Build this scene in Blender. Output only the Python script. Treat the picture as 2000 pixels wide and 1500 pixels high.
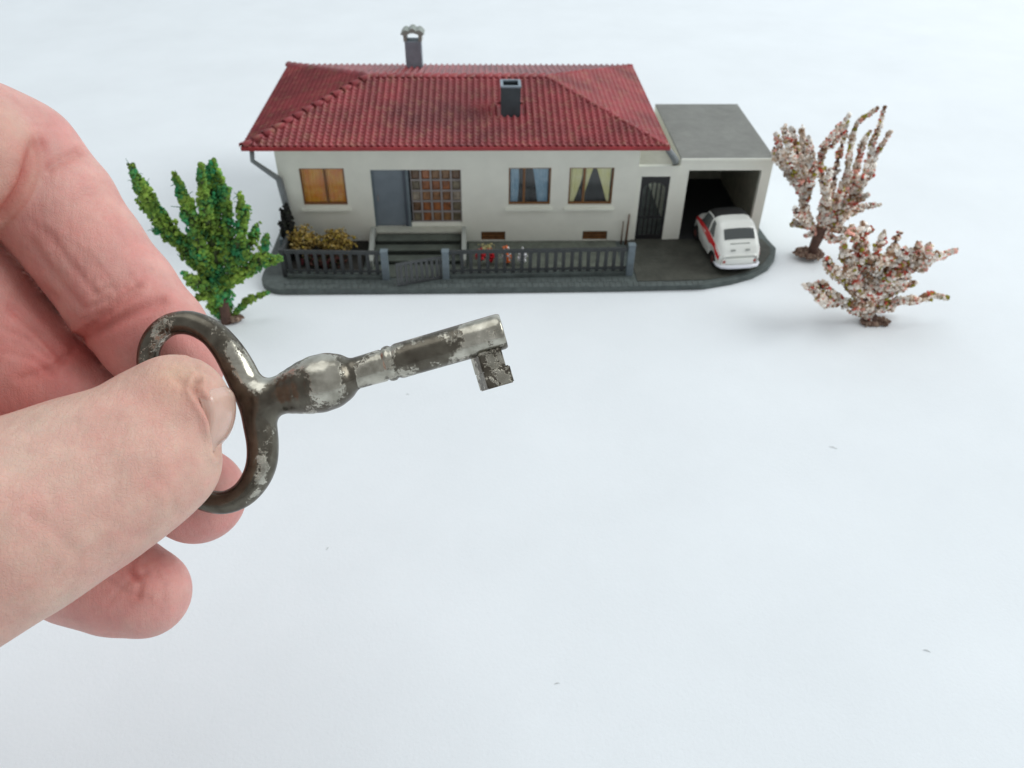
import bpy, bmesh, math, random
import numpy as np
from mathutils import Matrix, Vector

# ------------------------------------------------------------------ scene, camera, light (1 unit = 1 cm)
sc = bpy.context.scene
for o in list(bpy.data.objects): bpy.data.objects.remove(o)
sc.unit_settings.system = 'METRIC'; sc.unit_settings.scale_length = 0.01
sc.render.engine = 'CYCLES'
random.seed(7); rng = np.random.default_rng(7)
C = sc.collection
FPX = 1588.6
YAW, PITCH, ROLL = (math.radians(a) for a in (2.405, 38.61, 0.86))
CAMH = 16.0
cy, sy = math.cos(YAW), math.sin(YAW); cp, sp = math.cos(PITCH), math.sin(PITCH); cr, sr = math.cos(ROLL), math.sin(ROLL)
RC = np.array([[cr, -sr, 0], [sr, cr, 0], [0, 0, 1.]]) @ np.array([[1, 0, 0], [0, cp, -sp], [0, sp, cp]]) @ \
     np.array([[1, 0, 0], [0, 0, -1], [0, 1, 0.]]) @ np.array([[cy, -sy, 0], [sy, cy, 0], [0, 0, 1.]])
cam_d = bpy.data.cameras.new('camera'); cam = bpy.data.objects.new('camera', cam_d); C.objects.link(cam)
M = Matrix.Identity(4)
for i in range(3):
    M[i][0] = RC[0][i]; M[i][1] = -RC[1][i]; M[i][2] = -RC[2][i]
M[0][3], M[1][3], M[2][3] = 0, 0, CAMH
cam.matrix_world = M
cam_d.sensor_width = 36; cam_d.lens = FPX / 2000 * 36
cam_d.clip_start = 0.5; cam_d.clip_end = 2000
cam_d.dof.use_dof = True; cam_d.dof.focus_distance = 11.4; cam_d.dof.aperture_fstop = 0.60
sc.camera = cam
sc.render.resolution_x = 1024; sc.render.resolution_y = 768
FROT = M.to_3x3()

w = bpy.data.worlds.new('World'); sc.world = w; w.use_nodes = True
bg = w.node_tree.nodes['Background']; bg.inputs[0].default_value = (0.95, 0.98, 1.0, 1); bg.inputs[1].default_value = 0.49

def area(name, loc, target, sx, sy_, power, color):
    l = bpy.data.lights.new(name, 'AREA'); l.shape = 'RECTANGLE'; l.size = sx; l.size_y = sy_
    l.energy = power; l.color = color
    o = bpy.data.objects.new(name, l); C.objects.link(o); o.location = loc
    o.rotation_euler = (Vector(target) - Vector(loc)).to_track_quat('-Z', 'Y').to_euler()
    return o
area('window_light', (160, 32, 120), (0, 20, 0), 120, 110, 245000, (0.96, 0.998, 1.0))
area('overhead_fill', (-50, 70, 200), (-10, 40, 0), 150, 150, 95000, (0.96, 0.995, 1.0))  # added overhead fill, brightening the paper towards the back left
sc.view_settings.view_transform = 'Standard'; sc.view_settings.look = 'None'
sc.view_settings.exposure = -0.01; sc.view_settings.gamma = 1.0

# ------------------------------------------------------------------ coordinates: a view ray met with a depth or a plane
def dep(px, py, zc):
    r = RC.T @ np.array([px - 1000, py - 750, FPX]); return np.array([0, 0, CAMH]) + r * zc / FPX
def ony(px, py, y):
    r = RC.T @ np.array([px - 1000, py - 750, FPX]); return np.array([0, 0, CAMH]) + r * y / r[1]
def Lc(px, py, zc):      # hand/key frame: x right, y up, z to the viewer, cm
    return np.array([(px - 1000) * zc / FPX, -(py - 750) * zc / FPX, -zc])

# ------------------------------------------------------------------ materials
def mat(name, col, rough=0.6, metal=0.0, var=0.0, vscale=3.0, bump=0.0, bscale=20.0, attr=None, spec=0.5, sss=0.0, coat=0.0, col2=None, world=False):
    m = bpy.data.materials.new(name); m.use_nodes = True; nt = m.node_tree; N = nt.nodes; L = nt.links
    b = N['Principled BSDF']; b.inputs['Base Color'].default_value = (*col, 1); b.inputs['Roughness'].default_value = rough
    b.inputs['Metallic'].default_value = metal; b.inputs['Specular IOR Level'].default_value = spec
    if coat: b.inputs['Coat Weight'].default_value = coat; b.inputs['Coat Roughness'].default_value = 0.15
    if sss:
        b.inputs['Subsurface Weight'].default_value = sss; b.inputs['Subsurface Radius'].default_value = (1, .35, .2)
        b.inputs['Subsurface Scale'].default_value = 0.12
    if world: src = N.new('ShaderNodeNewGeometry').outputs['Position']
    else: src = N.new('ShaderNodeTexCoord').outputs['Object']
    cout = None
    if attr:
        a = N.new('ShaderNodeAttribute'); a.attribute_name = attr; cout = a.outputs['Color']
    if var or col2:
        n = N.new('ShaderNodeTexNoise'); n.inputs['Scale'].default_value = vscale; n.inputs['Detail'].default_value = 6; n.inputs['Roughness'].default_value = 0.62
        L.new(src, n.inputs['Vector'])
        r = N.new('ShaderNodeValToRGB'); r.color_ramp.elements[0].position = 0.32; r.color_ramp.elements[1].position = 0.68
        L.new(n.outputs['Fac'], r.inputs[0])
        if col2:
            r.color_ramp.elements[0].color = (*col, 1); r.color_ramp.elements[1].color = (*col2, 1); cout2 = r.outputs[0]
            cout = cout2
        else:
            r.color_ramp.elements[0].color = (1 - var,) * 3 + (1,); r.color_ramp.elements[1].color = (1 + var * .5,) * 3 + (1,)
            mx = N.new('ShaderNodeMix'); mx.data_type = 'RGBA'; mx.blend_type = 'MULTIPLY'; mx.inputs[0].default_value = 1
            if cout: L.new(cout, mx.inputs[6])
            else: mx.inputs[6].default_value = (*col, 1)
            L.new(r.outputs[0], mx.inputs[7]); cout = mx.outputs[2]
    if cout: L.new(cout, b.inputs['Base Color'])
    if bump:
        n2 = N.new('ShaderNodeTexNoise'); n2.inputs['Scale'].default_value = bscale; n2.inputs['Detail'].default_value = 5
        L.new(src, n2.inputs['Vector'])
        bp = N.new('ShaderNodeBump'); bp.inputs['Strength'].default_value = 1.0; bp.inputs['Distance'].default_value = bump
        L.new(n2.outputs['Fac'], bp.inputs['Height']); L.new(bp.outputs[0], b.inputs['Normal'])
    return m

MT = {}
MT['paper'] = mat('paper', (.80, .84, .872), .85, var=.035, vscale=.16, bump=.006, bscale=14, spec=.2)
MT['wall'] = mat('cream_plastic_wall', (.86, .87, .78), .5, var=.05, vscale=1.3, bump=.004, bscale=30)
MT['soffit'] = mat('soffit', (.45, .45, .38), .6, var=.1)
MT['fascia'] = mat('red_fascia', (.34, .024, .03), .45, var=.3, vscale=1.2)
MT['flat_roof'] = mat('grey_flat_roof', (.285, .29, .27), .6, var=.16, vscale=1.6, bump=.006, bscale=14)
MT['base'] = mat('dark_grey_base', (.085, .105, .10), .65, var=.35, vscale=2.2, bump=.02, bscale=9)
MT['drive'] = mat('dark_driveway', (.062, .064, .052), .65, var=.35, vscale=1.8, bump=.015, bscale=8)
MT['pave'] = mat('pavement_slab', (.095, .115, .112), .6, var=.3, vscale=3.0, bump=.012, bscale=16, world=True)
MT['post'] = mat('blue_grey_post', (.15, .19, .215), .55, var=.25, vscale=3, bump=.006)
MT['fence'] = mat('dark_fence', (.036, .041, .043), .5, var=.3, vscale=5)
MT['door'] = mat('grey_door', (.185, .225, .262), .5, var=.12, vscale=2)
MT['doordark'] = mat('door_side', (.07, .085, .11), .5)
MT['step'] = mat('grey_step', (.09, .105, .088), .6, var=.25, vscale=2, bump=.008)
MT['shade_lining'] = mat('garage_shade_lining', (.40, .40, .32), .7, var=.2)  # garage shade put into a colour darker than the walls
MT['yard'] = mat('grey_green_yard', (.12, .135, .11), .8, var=.35, vscale=3, bump=.02, bscale=9)
MT['riser'] = mat('dark_riser', (.045, .055, .045), .7, var=.3)
MT['landing'] = mat('pale_landing', (.50, .51, .44), .6, var=.12)
MT['cheek'] = mat('pale_grey_cheek', (.34, .36, .33), .6, var=.15)
MT['wood'] = mat('brown_window_wood', (.235, .105, .035), .45, var=.3, vscale=6)
MT['darkwood'] = mat('dark_brown_wood', (.12, .055, .025), .5, var=.3, vscale=6)
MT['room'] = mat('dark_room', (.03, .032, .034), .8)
MT['pipe'] = mat('grey_pipe', (.22, .24, .25), .45, var=.15)
MT['chim1'] = mat('grey_chimney', (.25, .31, .36), .6, var=.2, bump=.006)
MT['chim2'] = mat('slate_chimney', (.035, .048, .056), .5, var=.25, bump=.006)
MT['cap'] = mat('pale_chimney_cap', (.28, .31, .28), .5, var=.15)
MT['iron'] = mat('black_iron', (.012, .012, .013), .45)
MT['soil'] = mat('dark_soil', (.02, .018, .014), .9, var=.4, vscale=4, bump=.04, bscale=8)
MT['gridbar'] = mat('lilac_grey_bar', (.30, .275, .27), .5, var=.2, vscale=5)
MT['granule'] = mat('foam_granule', (.1, .2, .05), .8, attr='col', spec=.2)
MT['greentwig'] = mat('green_twig', (.05, .075, .02), .8, var=.3)
MT['twig'] = mat('brown_twig', (.11, .055, .04), .8, var=.4, vscale=4, bump=.01)
MT['carwhite'] = mat('white_car_paint', (.80, .82, .78), .22, coat=.5)
MT['carred'] = mat('red_stripe', (.60, .008, .014), .3, coat=.3)
MT['carblack'] = mat('black_soft_top', (.008, .008, .008), .6)
MT['carglass'] = mat('grey_car_glass', (.075, .085, .085), .12, spec=.6)
MT['tyre'] = mat('tyre', (.01, .01, .01), .7)
MT['rim'] = mat('brown_rim', (.10, .03, .025), .5)
MT['lamp'] = mat('red_lamp', (.35, .03, .02), .25)
MT['bumper'] = mat('white_bumper', (.72, .74, .80), .2, coat=.5)
MT['vent'] = mat('grey_vent', (.30, .32, .30), .5)

def roofmat():
    m = mat('red_roof_tile', (.33, .045, .055), .42, var=.42, vscale=.75, bump=.004, bscale=25, world=True)
    nt = m.node_tree; N = nt.nodes; L = nt.links; b = N['Principled BSDF']
    old = b.inputs['Base Color'].links[0].from_socket
    g = N.new('ShaderNodeNewGeometry')
    # darker patch left of the slate chimney, of its own ragged outline
    n = N.new('ShaderNodeTexNoise'); n.inputs['Scale'].default_value = 1.1; n.inputs['Detail'].default_value = 4; L.new(g.outputs['Position'], n.inputs['Vector'])
    d = N.new('ShaderNodeVectorMath'); d.operation = 'DISTANCE'; L.new(g.outputs['Position'], d.inputs[0]); d.inputs[1].default_value = (-1.6, 30.3, 4.8)
    a = N.new('ShaderNodeMath'); a.operation = 'MULTIPLY_ADD'; L.new(n.outputs['Fac'], a.inputs[0]); a.inputs[1].default_value = -4.2; L.new(d.outputs['Value'], a.inputs[2])
    mr = N.new('ShaderNodeMapRange'); mr.inputs[1].default_value = -1.6; mr.inputs[2].default_value = .6; mr.inputs[3].default_value = .5; mr.inputs[4].default_value = 0; L.new(a.outputs[0], mr.inputs[0])
    mx = N.new('ShaderNodeMix'); mx.data_type = 'RGBA'; L.new(mr.outputs[0], mx.inputs[0]); L.new(old, mx.inputs[6]); mx.inputs[7].default_value = (.085, .03, .032, 1)
    # faint ochre bloom in speckles
    n3 = N.new('ShaderNodeTexNoise'); n3.inputs['Scale'].default_value = 3.5; n3.inputs['Detail'].default_value = 8; L.new(g.outputs['Position'], n3.inputs['Vector'])
    m3 = N.new('ShaderNodeMapRange'); m3.inputs[1].default_value = .5; m3.inputs[2].default_value = .75; m3.inputs[3].default_value = 0; m3.inputs[4].default_value = .62; L.new(n3.outputs['Fac'], m3.inputs[0])
    mx2 = N.new('ShaderNodeMix'); mx2.data_type = 'RGBA'; L.new(m3.outputs[0], mx2.inputs[0]); L.new(mx.outputs[2], mx2.inputs[6]); mx2.inputs[7].default_value = (.33, .17, .10, 1)
    L.new(mx2.outputs[2], b.inputs['Base Color'])
    return m
MT['roof'] = roofmat()

def glassmat():
    m = bpy.data.materials.new('window_glass'); m.use_nodes = True; nt = m.node_tree; N = nt.nodes; L = nt.links
    N.remove(N['Principled BSDF'])
    t = N.new('ShaderNodeBsdfTransparent'); t.inputs[0].default_value = (.97, .98, .98, 1)
    g = N.new('ShaderNodeBsdfGlossy'); g.inputs['Roughness'].default_value = .15
    mx = N.new('ShaderNodeMixShader'); mx.inputs[0].default_value = .045
    L.new(t.outputs[0], mx.inputs[1]); L.new(g.outputs[0], mx.inputs[2]); L.new(mx.outputs[0], N['Material Output'].inputs[0])
    return m
MT['glass'] = glassmat()
def curtain(name, c1, c2): return mat(name, c1, .7, col2=c2, vscale=2.2)
MT['c_orange'] = curtain('orange_curtain', (.74, .19, .015), (.80, .42, .04))
MT['c_blue'] = curtain('blue_curtain', (.13, .28, .42), (.38, .54, .66))
MT['c_yellow'] = curtain('yellow_curtain', (.72, .70, .26), (.82, .80, .52))

def keymat():
    m = bpy.data.materials.new('worn_nickel'); m.use_nodes = True; nt = m.node_tree; N = nt.nodes; L = nt.links
    b = N['Principled BSDF']; tc = N.new('ShaderNodeTexCoord').outputs['Object']
    n = N.new('ShaderNodeTexNoise'); n.inputs['Scale'].default_value = 1.9; n.inputs['Detail'].default_value = 10; n.inputs['Roughness'].default_value = .62; n.inputs['Distortion'].default_value = .2; L.new(tc, n.inputs['Vector'])
    at = N.new('ShaderNodeAttribute'); at.attribute_name = 'wear_highlight'
    fr = N.new('ShaderNodeTexNoise'); fr.inputs['Scale'].default_value = 19; fr.inputs['Detail'].default_value = 8; fr.inputs['Roughness'].default_value = .7; L.new(tc, fr.inputs['Vector'])
    fm = N.new('ShaderNodeMath'); fm.operation = 'MULTIPLY_ADD'; L.new(fr.outputs['Fac'], fm.inputs[0]); fm.inputs[1].default_value = .42; fm.inputs[2].default_value = -.21
    ad0 = N.new('ShaderNodeMath'); ad0.operation = 'ADD'; L.new(n.outputs['Fac'], ad0.inputs[0]); L.new(fm.outputs[0], ad0.inputs[1])
    ad = N.new('ShaderNodeMath'); ad.operation = 'ADD'; L.new(ad0.outputs[0], ad.inputs[0]); L.new(at.outputs['Fac'], ad.inputs[1])
    r = N.new('ShaderNodeValToRGB'); r.color_ramp.elements[0].position = .52; r.color_ramp.elements[1].position = .565; L.new(ad.outputs[0], r.inputs[0])
    n2 = N.new('ShaderNodeTexNoise'); n2.inputs['Scale'].default_value = 5; n2.inputs['Detail'].default_value = 8; L.new(tc, n2.inputs['Vector'])
    d = N.new('ShaderNodeValToRGB'); d.color_ramp.elements[0].position = .3; d.color_ramp.elements[1].position = .7
    d.color_ramp.elements[0].color = (.085, .073, .057, 1); d.color_ramp.elements[1].color = (.165, .15, .12, 1); L.new(n2.outputs['Fac'], d.inputs[0])
    s = N.new('ShaderNodeValToRGB'); s.color_ramp.elements[0].position = .3; s.color_ramp.elements[1].position = .7
    s.color_ramp.elements[0].color = (.27, .255, .21, 1); s.color_ramp.elements[1].color = (.56, .535, .46, 1); L.new(n2.outputs['Fac'], s.inputs[0])
    mx = N.new('ShaderNodeMix'); mx.data_type = 'RGBA'; L.new(r.outputs[0], mx.inputs[0]); L.new(d.outputs[0], mx.inputs[6]); L.new(s.outputs[0], mx.inputs[7])
    L.new(mx.outputs[2], b.inputs['Base Color']); b.inputs['Metallic'].default_value = .92
    mr = N.new('ShaderNodeMapRange'); mr.inputs[3].default_value = .27; mr.inputs[4].default_value = .23; L.new(r.outputs[0], mr.inputs[0]); L.new(mr.outputs[0], b.inputs['Roughness'])
    n4 = N.new('ShaderNodeTexNoise'); n4.inputs['Scale'].default_value = 16; n4.inputs['Detail'].default_value = 6; L.new(tc, n4.inputs['Vector'])
    h = N.new('ShaderNodeMath'); h.operation = 'MULTIPLY_ADD'; L.new(n4.outputs['Fac'], h.inputs[0]); h.inputs[1].default_value = .6; L.new(r.outputs[0], h.inputs[2])
    bp = N.new('ShaderNodeBump'); bp.inputs['Distance'].default_value = .006; bp.inputs['Strength'].default_value = .8; L.new(h.outputs[0], bp.inputs['Height']); L.new(bp.outputs[0], b.inputs['Normal'])
    return m
MT['key'] = keymat()

def skinmat():
    m = mat('skin', (.7, .4, .35), .5, attr='col', var=.10, vscale=2.3, sss=.25, spec=.35)
    nt = m.node_tree; N = nt.nodes; L = nt.links; b = N['Principled BSDF']; tc = N.new('ShaderNodeTexCoord').outputs['Object']
    b.inputs['Subsurface Scale'].default_value = .10
    old = b.inputs['Base Color'].links[0].from_socket
    mo = N.new('ShaderNodeTexNoise'); mo.inputs['Scale'].default_value = 1.5; mo.inputs['Detail'].default_value = 5; mo.inputs['Roughness'].default_value = .6; L.new(tc, mo.inputs['Vector'])
    mo2 = N.new('ShaderNodeTexNoise'); mo2.inputs['Scale'].default_value = 9; mo2.inputs['Detail'].default_value = 4; L.new(tc, mo2.inputs['Vector'])
    ma = N.new('ShaderNodeMath'); ma.operation = 'MULTIPLY_ADD'; L.new(mo2.outputs['Fac'], ma.inputs[0]); ma.inputs[1].default_value = .35; L.new(mo.outputs['Fac'], ma.inputs[2])
    rp = N.new('ShaderNodeValToRGB'); rp.color_ramp.elements[0].position = .48; rp.color_ramp.elements[1].position = .86
    rp.color_ramp.elements[0].color = (1.0, 1.06, 1.0, 1); rp.color_ramp.elements[1].color = (1.0, .66, .66, 1); L.new(ma.outputs[0], rp.inputs[0])
    mm = N.new('ShaderNodeMix'); mm.data_type = 'RGBA'; mm.blend_type = 'MULTIPLY'; mm.inputs[0].default_value = .5; L.new(old, mm.inputs[6]); L.new(rp.outputs[0], mm.inputs[7]); L.new(mm.outputs[2], b.inputs['Base Color'])
    v = N.new('ShaderNodeTexVoronoi'); v.inputs['Scale'].default_value = 16; v.feature = 'DISTANCE_TO_EDGE'
    nz = N.new('ShaderNodeTexNoise'); nz.inputs['Scale'].default_value = 3; nz.inputs['Detail'].default_value = 5; L.new(tc, nz.inputs['Vector'])
    av = N.new('ShaderNodeVectorMath'); av.operation = 'MULTIPLY_ADD'; L.new(nz.outputs['Color'], av.inputs[0]); av.inputs[1].default_value = (.5, .5, .5); L.new(tc, av.inputs[2])
    L.new(av.outputs[0], v.inputs['Vector'])
    mp = N.new('ShaderNodeMapping'); mp.inputs['Rotation'].default_value = (0, 0, math.radians(-52)); mp.inputs['Scale'].default_value = (9, 1.6, 5); L.new(tc, mp.inputs['Vector'])
    st = N.new('ShaderNodeTexNoise'); st.inputs['Scale'].default_value = 1.2; st.inputs['Detail'].default_value = 4; L.new(mp.outputs[0], st.inputs['Vector'])
    fn = N.new('ShaderNodeTexNoise'); fn.inputs['Scale'].default_value = 30; fn.inputs['Detail'].default_value = 5; L.new(tc, fn.inputs['Vector'])
    vs = N.new('ShaderNodeMath'); vs.operation = 'MINIMUM'; L.new(v.outputs['Distance'], vs.inputs[0]); vs.inputs[1].default_value = .12
    a = N.new('ShaderNodeMath'); a.operation = 'MULTIPLY_ADD'; L.new(vs.outputs[0], a.inputs[0]); a.inputs[1].default_value = 1.3; L.new(st.outputs['Fac'], a.inputs[2])
    a2 = N.new('ShaderNodeMath'); a2.operation = 'MULTIPLY_ADD'; L.new(fn.outputs['Fac'], a2.inputs[0]); a2.inputs[1].default_value = .35; L.new(a.outputs[0], a2.inputs[2])
    bp = N.new('ShaderNodeBump'); bp.inputs['Distance'].default_value = .018; bp.inputs['Strength'].default_value = .8; L.new(a2.outputs[0], bp.inputs['Height'])
    L.new(bp.outputs[0], b.inputs['Normal'])
    return m
MT['skin'] = skinmat()
def nailmat():
    m = mat('thumb_nail', (.62, .40, .325), .24, var=.08, vscale=3, sss=.2, coat=.35)
    nt = m.node_tree; N = nt.nodes; L = nt.links; b = N['Principled BSDF']; tc = N.new('ShaderNodeTexCoord').outputs['UV']
    mp = N.new('ShaderNodeMapping'); mp.inputs['Scale'].default_value = (26, 1.0, 1); L.new(tc, mp.inputs['Vector'])
    st = N.new('ShaderNodeTexNoise'); st.inputs['Scale'].default_value = 1; st.inputs['Detail'].default_value = 3; L.new(mp.outputs[0], st.inputs['Vector'])
    bp = N.new('ShaderNodeBump'); bp.inputs['Distance'].default_value = .008; bp.inputs['Strength'].default_value = .8; L.new(st.outputs['Fac'], bp.inputs['Height']); L.new(bp.outputs[0], b.inputs['Normal'])
    return m
MT['nail'] = nailmat()

# ------------------------------------------------------------------ object helpers
def prop(o, label=None, cat=None, group=None, kind=None):
    if label: o['label'] = label
    if cat: o['category'] = cat
    if group: o['group'] = group
    if kind: o['kind'] = kind
    return o
def thing(name, loc, label, cat, group=None, rot=None):
    o = bpy.data.objects.new(name, None); C.objects.link(o); o.location = loc; o.empty_display_size = .3
    if rot is not None: o.rotation_euler = rot
    return prop(o, label, cat, group)
def org(o):                                   # origin used by a part: its top-level thing's location (unrotated things)
    while o.parent: o = o.parent
    return Vector(o.location)
class G:                                      # geometry collector
    def __init__(s): s.v = []; s.f = []
    def add(s, v, f):
        n = len(s.v); s.v += [tuple(p) for p in v]; s.f += [tuple(i + n for i in q) for q in f]; return s
    def box(s, x0, x1, y0, y1, z0, z1):
        v = [(x, y, z) for z in (z0, z1) for y in (y0, y1) for x in (x0, x1)]
        return s.add(v, [(0, 2, 3, 1), (4, 5, 7, 6), (0, 1, 5, 4), (2, 6, 7, 3), (0, 4, 6, 2), (1, 3, 7, 5)])
    def prism(s, poly, z0, z1):               # poly CCW in xy
        n = len(poly); v = [(x, y, z0) for x, y in poly] + [(x, y, z1) for x, y in poly]
        f = [tuple(range(n - 1, -1, -1)), tuple(range(n, 2 * n))] + [(i, (i + 1) % n, n + (i + 1) % n, n + i) for i in range(n)]
        return s.add(v, f)
    def prismY(s, poly, y0, y1):              # poly in xz, CCW seen from -y
        n = len(poly); v = [(x, y0, z) for x, z in poly] + [(x, y1, z) for x, z in poly]
        f = [tuple(range(n)), tuple(range(2 * n - 1, n - 1, -1))] + [((i + 1) % n, i, n + i, n + (i + 1) % n) for i in range(n)]
        return s.add(v, f)
    def tube(s, pts, rad, n=10):
        pts = [Vector(p) for p in pts]; R = rad if isinstance(rad, (list, tuple)) else [rad] * len(pts)
        prev = None; v = []; f = []
        for i, p in enumerate(pts):
            t = (pts[min(i + 1, len(pts) - 1)] - pts[max(i - 1, 0)]).normalized()
            a = t.orthogonal().normalized() if prev is None else (prev - t * prev.dot(t)).normalized()
            prev = a; b = t.cross(a)
            for k in range(n):
                an = 2 * math.pi * k / n; v.append(p + (a * math.cos(an) + b * math.sin(an)) * R[i])
        for i in range(len(pts) - 1):
            for k in range(n):
                k2 = (k + 1) % n; f.append((i * n + k, i * n + k2, (i + 1) * n + k2, (i + 1) * n + k))
        f.append(tuple(range(n - 1, -1, -1))); f.append(tuple((len(pts) - 1) * n + k for k in range(n)))
        return s.add(v, f)
    def mesh(s, name, o=Vector((0, 0, 0)), bevel=0.0, smooth=False):
        me = bpy.data.meshes.new(name); me.from_pydata([(p[0] - o[0], p[1] - o[1], p[2] - o[2]) for p in s.v], [], s.f)
        if bevel:
            bm = bmesh.new(); bm.from_mesh(me)
            bmesh.ops.bevel(bm, geom=[e for e in bm.edges if e.is_manifold and e.calc_face_angle(0) > .5], offset=bevel, segments=2, affect='EDGES', profile=.6)
            bm.to_mesh(me); bm.free()
        if smooth: me.polygons.foreach_set('use_smooth', [True] * len(me.polygons))
        me.update(); return me
def part(name, g, m, parent=None, bevel=0.0, smooth=False, local=False):
    o_ = org(parent) if (parent and not local) else Vector((0, 0, 0))
    me = g.mesh(name, o_, bevel, smooth) if isinstance(g, G) else g
    me.materials.clear(); me.materials.append(MT[m] if isinstance(m, str) else m)
    o = bpy.data.objects.new(name, me); C.objects.link(o); o.parent = parent
    return o
def solo(name, g, m, loc, label, cat, group=None, bevel=0.0, smooth=False):
    me = g.mesh(name, Vector(loc), bevel, smooth); me.materials.append(MT[m])
    o = bpy.data.objects.new(name, me); C.objects.link(o); o.location = loc
    return prop(o, label, cat, group)
B = lambda *a: G().box(*a)

# ------------------------------------------------------------------ paper (setting)
TZ = -0.25
g = G(); nx = 2
prof = [(-160, 0), (0, 0), (60, 0), (95, 0), (110, .8), (125, 3.5), (138, 9), (146, 18), (150, 30), (152, 170)]
v = [(x, y, TZ + z) for (y, z) in prof for x in (-260, 260)]
f = [(2 * i, 2 * i + 1, 2 * i + 3, 2 * i + 2) for i in range(len(prof) - 1)]
g.add(v, f); me = g.mesh('paper_ground', smooth=True); me.materials.append(MT['paper'])
o = bpy.data.objects.new('paper_ground', me); C.objects.link(o); prop(o, 'large sheet of plain white paper under and behind everything', kind='structure')

# ------------------------------------------------------------------ model base
XB, YB = 0.0, 29.25      # wall plane y
base = thing('diorama_stand', (1.5, 31, TZ), 'dark grey plastic base plate with rounded corners carrying the model house and garage', 'diorama stand')
out = []
def arc(cx, cy_, r, a0, a1, n=8): return [(cx + r * math.cos(math.radians(a0 + (a1 - a0) * i / n)), cy_ + r * math.sin(math.radians(a0 + (a1 - a0) * i / n))) for i in range(n + 1)]
out += arc(-7.35, 26.72, 1.0, 180, 270)
out += [(-4, 25.71), (0, 25.71), (5, 25.76), (8.3, 25.88), (9.4, 26.2), (10.3, 26.6), (11.05, 27.2), (11.5, 27.9), (11.75, 28.6), (11.62, 29.3), (11.55, 30.2), (11.55, 37.2)]
out += [(-8.35, 37.2)]
part('plate', G().prism(out, TZ + .001, -.004), 'base', base, bevel=.05)
g = B(7.0, 11.4, 26.9, 29.3, -.02, .02)
part('driveway', G().prism([(5.75, 26.10), (8.3, 26.16), (9.3, 26.4), (10.2, 26.8), (10.9, 27.4), (11.35, 28.1), (11.5, 28.6), (11.35, 29.35), (5.75, 29.35)], -.02, .025), 'drive', base, bevel=.008)
# pavement slabs along the front edge, one mesh shared
pm = B(-.106, .106, -.15, .15, -.02, .022).mesh('paving_slab', bevel=.012); pm.materials.append(MT['pave'])
for row, (y, xa, xb) in enumerate(((25.90, -7.2, 8.2), (26.215, -7.4, 5.5))):
    x = xa + .11 * row
    while x < xb:
        o = bpy.data.objects.new('paving_slab', pm); C.objects.link(o); o.parent = base
        o.location = (x - base.location.x, y - base.location.y + (.05 * max(0, x - 5) / 3), random.uniform(-.006, .004) - base.location.z)
        o.rotation_euler = (random.uniform(-.02, .02), random.uniform(-.03, .03), random.uniform(-.01, .01)); x += .222
# garden soil beds
part('flower_bed', B(-7.35, -4.6, 26.95, 29.2, -.02, .10), 'soil', base, bevel=.03)
part('flower_bed', B(-.6, 5.3, 26.75, 29.2, -.02, .05), 'yard', base, bevel=.02)
part('kerb', B(-8.1, -7.6, 29.0, 36.9, -.02, .28), 'post', base, bevel=.03)
part('garden_path', B(-4.25, -.85, 26.5, 28.0, -.02, .03), 'step', base, bevel=.01)

# ------------------------------------------------------------------ house
house = thing('model_house', (-.9, 33, 0), 'cream model bungalow with red tiled hip roof standing on a dark grey base', 'model house')
X0, X1, Y0, Y1, ZE = -7.75, 5.95, 29.25, 36.75, 4.24
OPEN = dict(w1=(-6.95, -5.26, 1.62, 3.13), door=(-4.27, -2.90, .66, 3.06), glass=(-2.84, -.84, .86, 3.06),
            blue=(.985, 2.61, 1.60, 3.13), yel=(3.31, 5.03, 1.60, 3.13), b1=(-.10, .87, .03, .44), b2=(3.98, 4.98, .03, .44))
def wall_grid(x0, x1, z0, z1, y, t, opens):
    xs = sorted({x0, x1, *[a for q in opens for a in q[:2]]}); zs = sorted({z0, z1, *[a for q in opens for a in q[2:]]})
    g = G()
    def solid(i, j):
        if i < 0 or j < 0 or i >= len(xs) - 1 or j >= len(zs) - 1: return False
        cx, cz = (xs[i] + xs[i + 1]) / 2, (zs[j] + zs[j + 1]) / 2
        return not any(q[0] < cx < q[1] and q[2] < cz < q[3] for q in opens)
    for i in range(len(xs) - 1):
        for j in range(len(zs) - 1):
            if not solid(i, j): continue
            a, b, c, d = xs[i], xs[i + 1], zs[j], zs[j + 1]
            g.add([(a, y, c), (b, y, c), (b, y, d), (a, y, d)], [(0, 1, 2, 3)])
            g.add([(a, y + t, c), (b, y + t, c), (b, y + t, d), (a, y + t, d)], [(3, 2, 1, 0)])
            if not solid(i - 1, j): g.add([(a, y, c), (a, y, d), (a, y + t, d), (a, y + t, c)], [(0, 1, 2, 3)])
            if not solid(i + 1, j): g.add([(b, y, c), (b, y + t, c), (b, y + t, d), (b, y, d)], [(0, 1, 2, 3)])
            if not solid(i, j - 1): g.add([(a, y, c), (a, y + t, c), (b, y + t, c), (b, y, c)], [(0, 1, 2, 3)])
            if not solid(i, j + 1): g.add([(a, y, d), (b, y, d), (b, y + t, d), (a, y + t, d)], [(0, 1, 2, 3)])
    return g
T = .16
part('front_wall', wall_grid(X0, X1, 0, ZE, Y0, T, list(OPEN.values())), 'wall', house)
part('side_wall', B(X0, X0 + T, Y0 + T, Y1, 0, ZE), 'wall', house)
part('side_wall', B(X1 - T, X1, Y0 + T, Y1, 0, ZE), 'wall', house)
part('back_wall', B(X0 + T, X1 - T, Y1 - T, Y1, 0, ZE), 'wall', house)
part('room_partition', B(X0 + T, X1 - T, Y0 + 1.2, Y0 + 1.25, 0, ZE), 'room', house)

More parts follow.
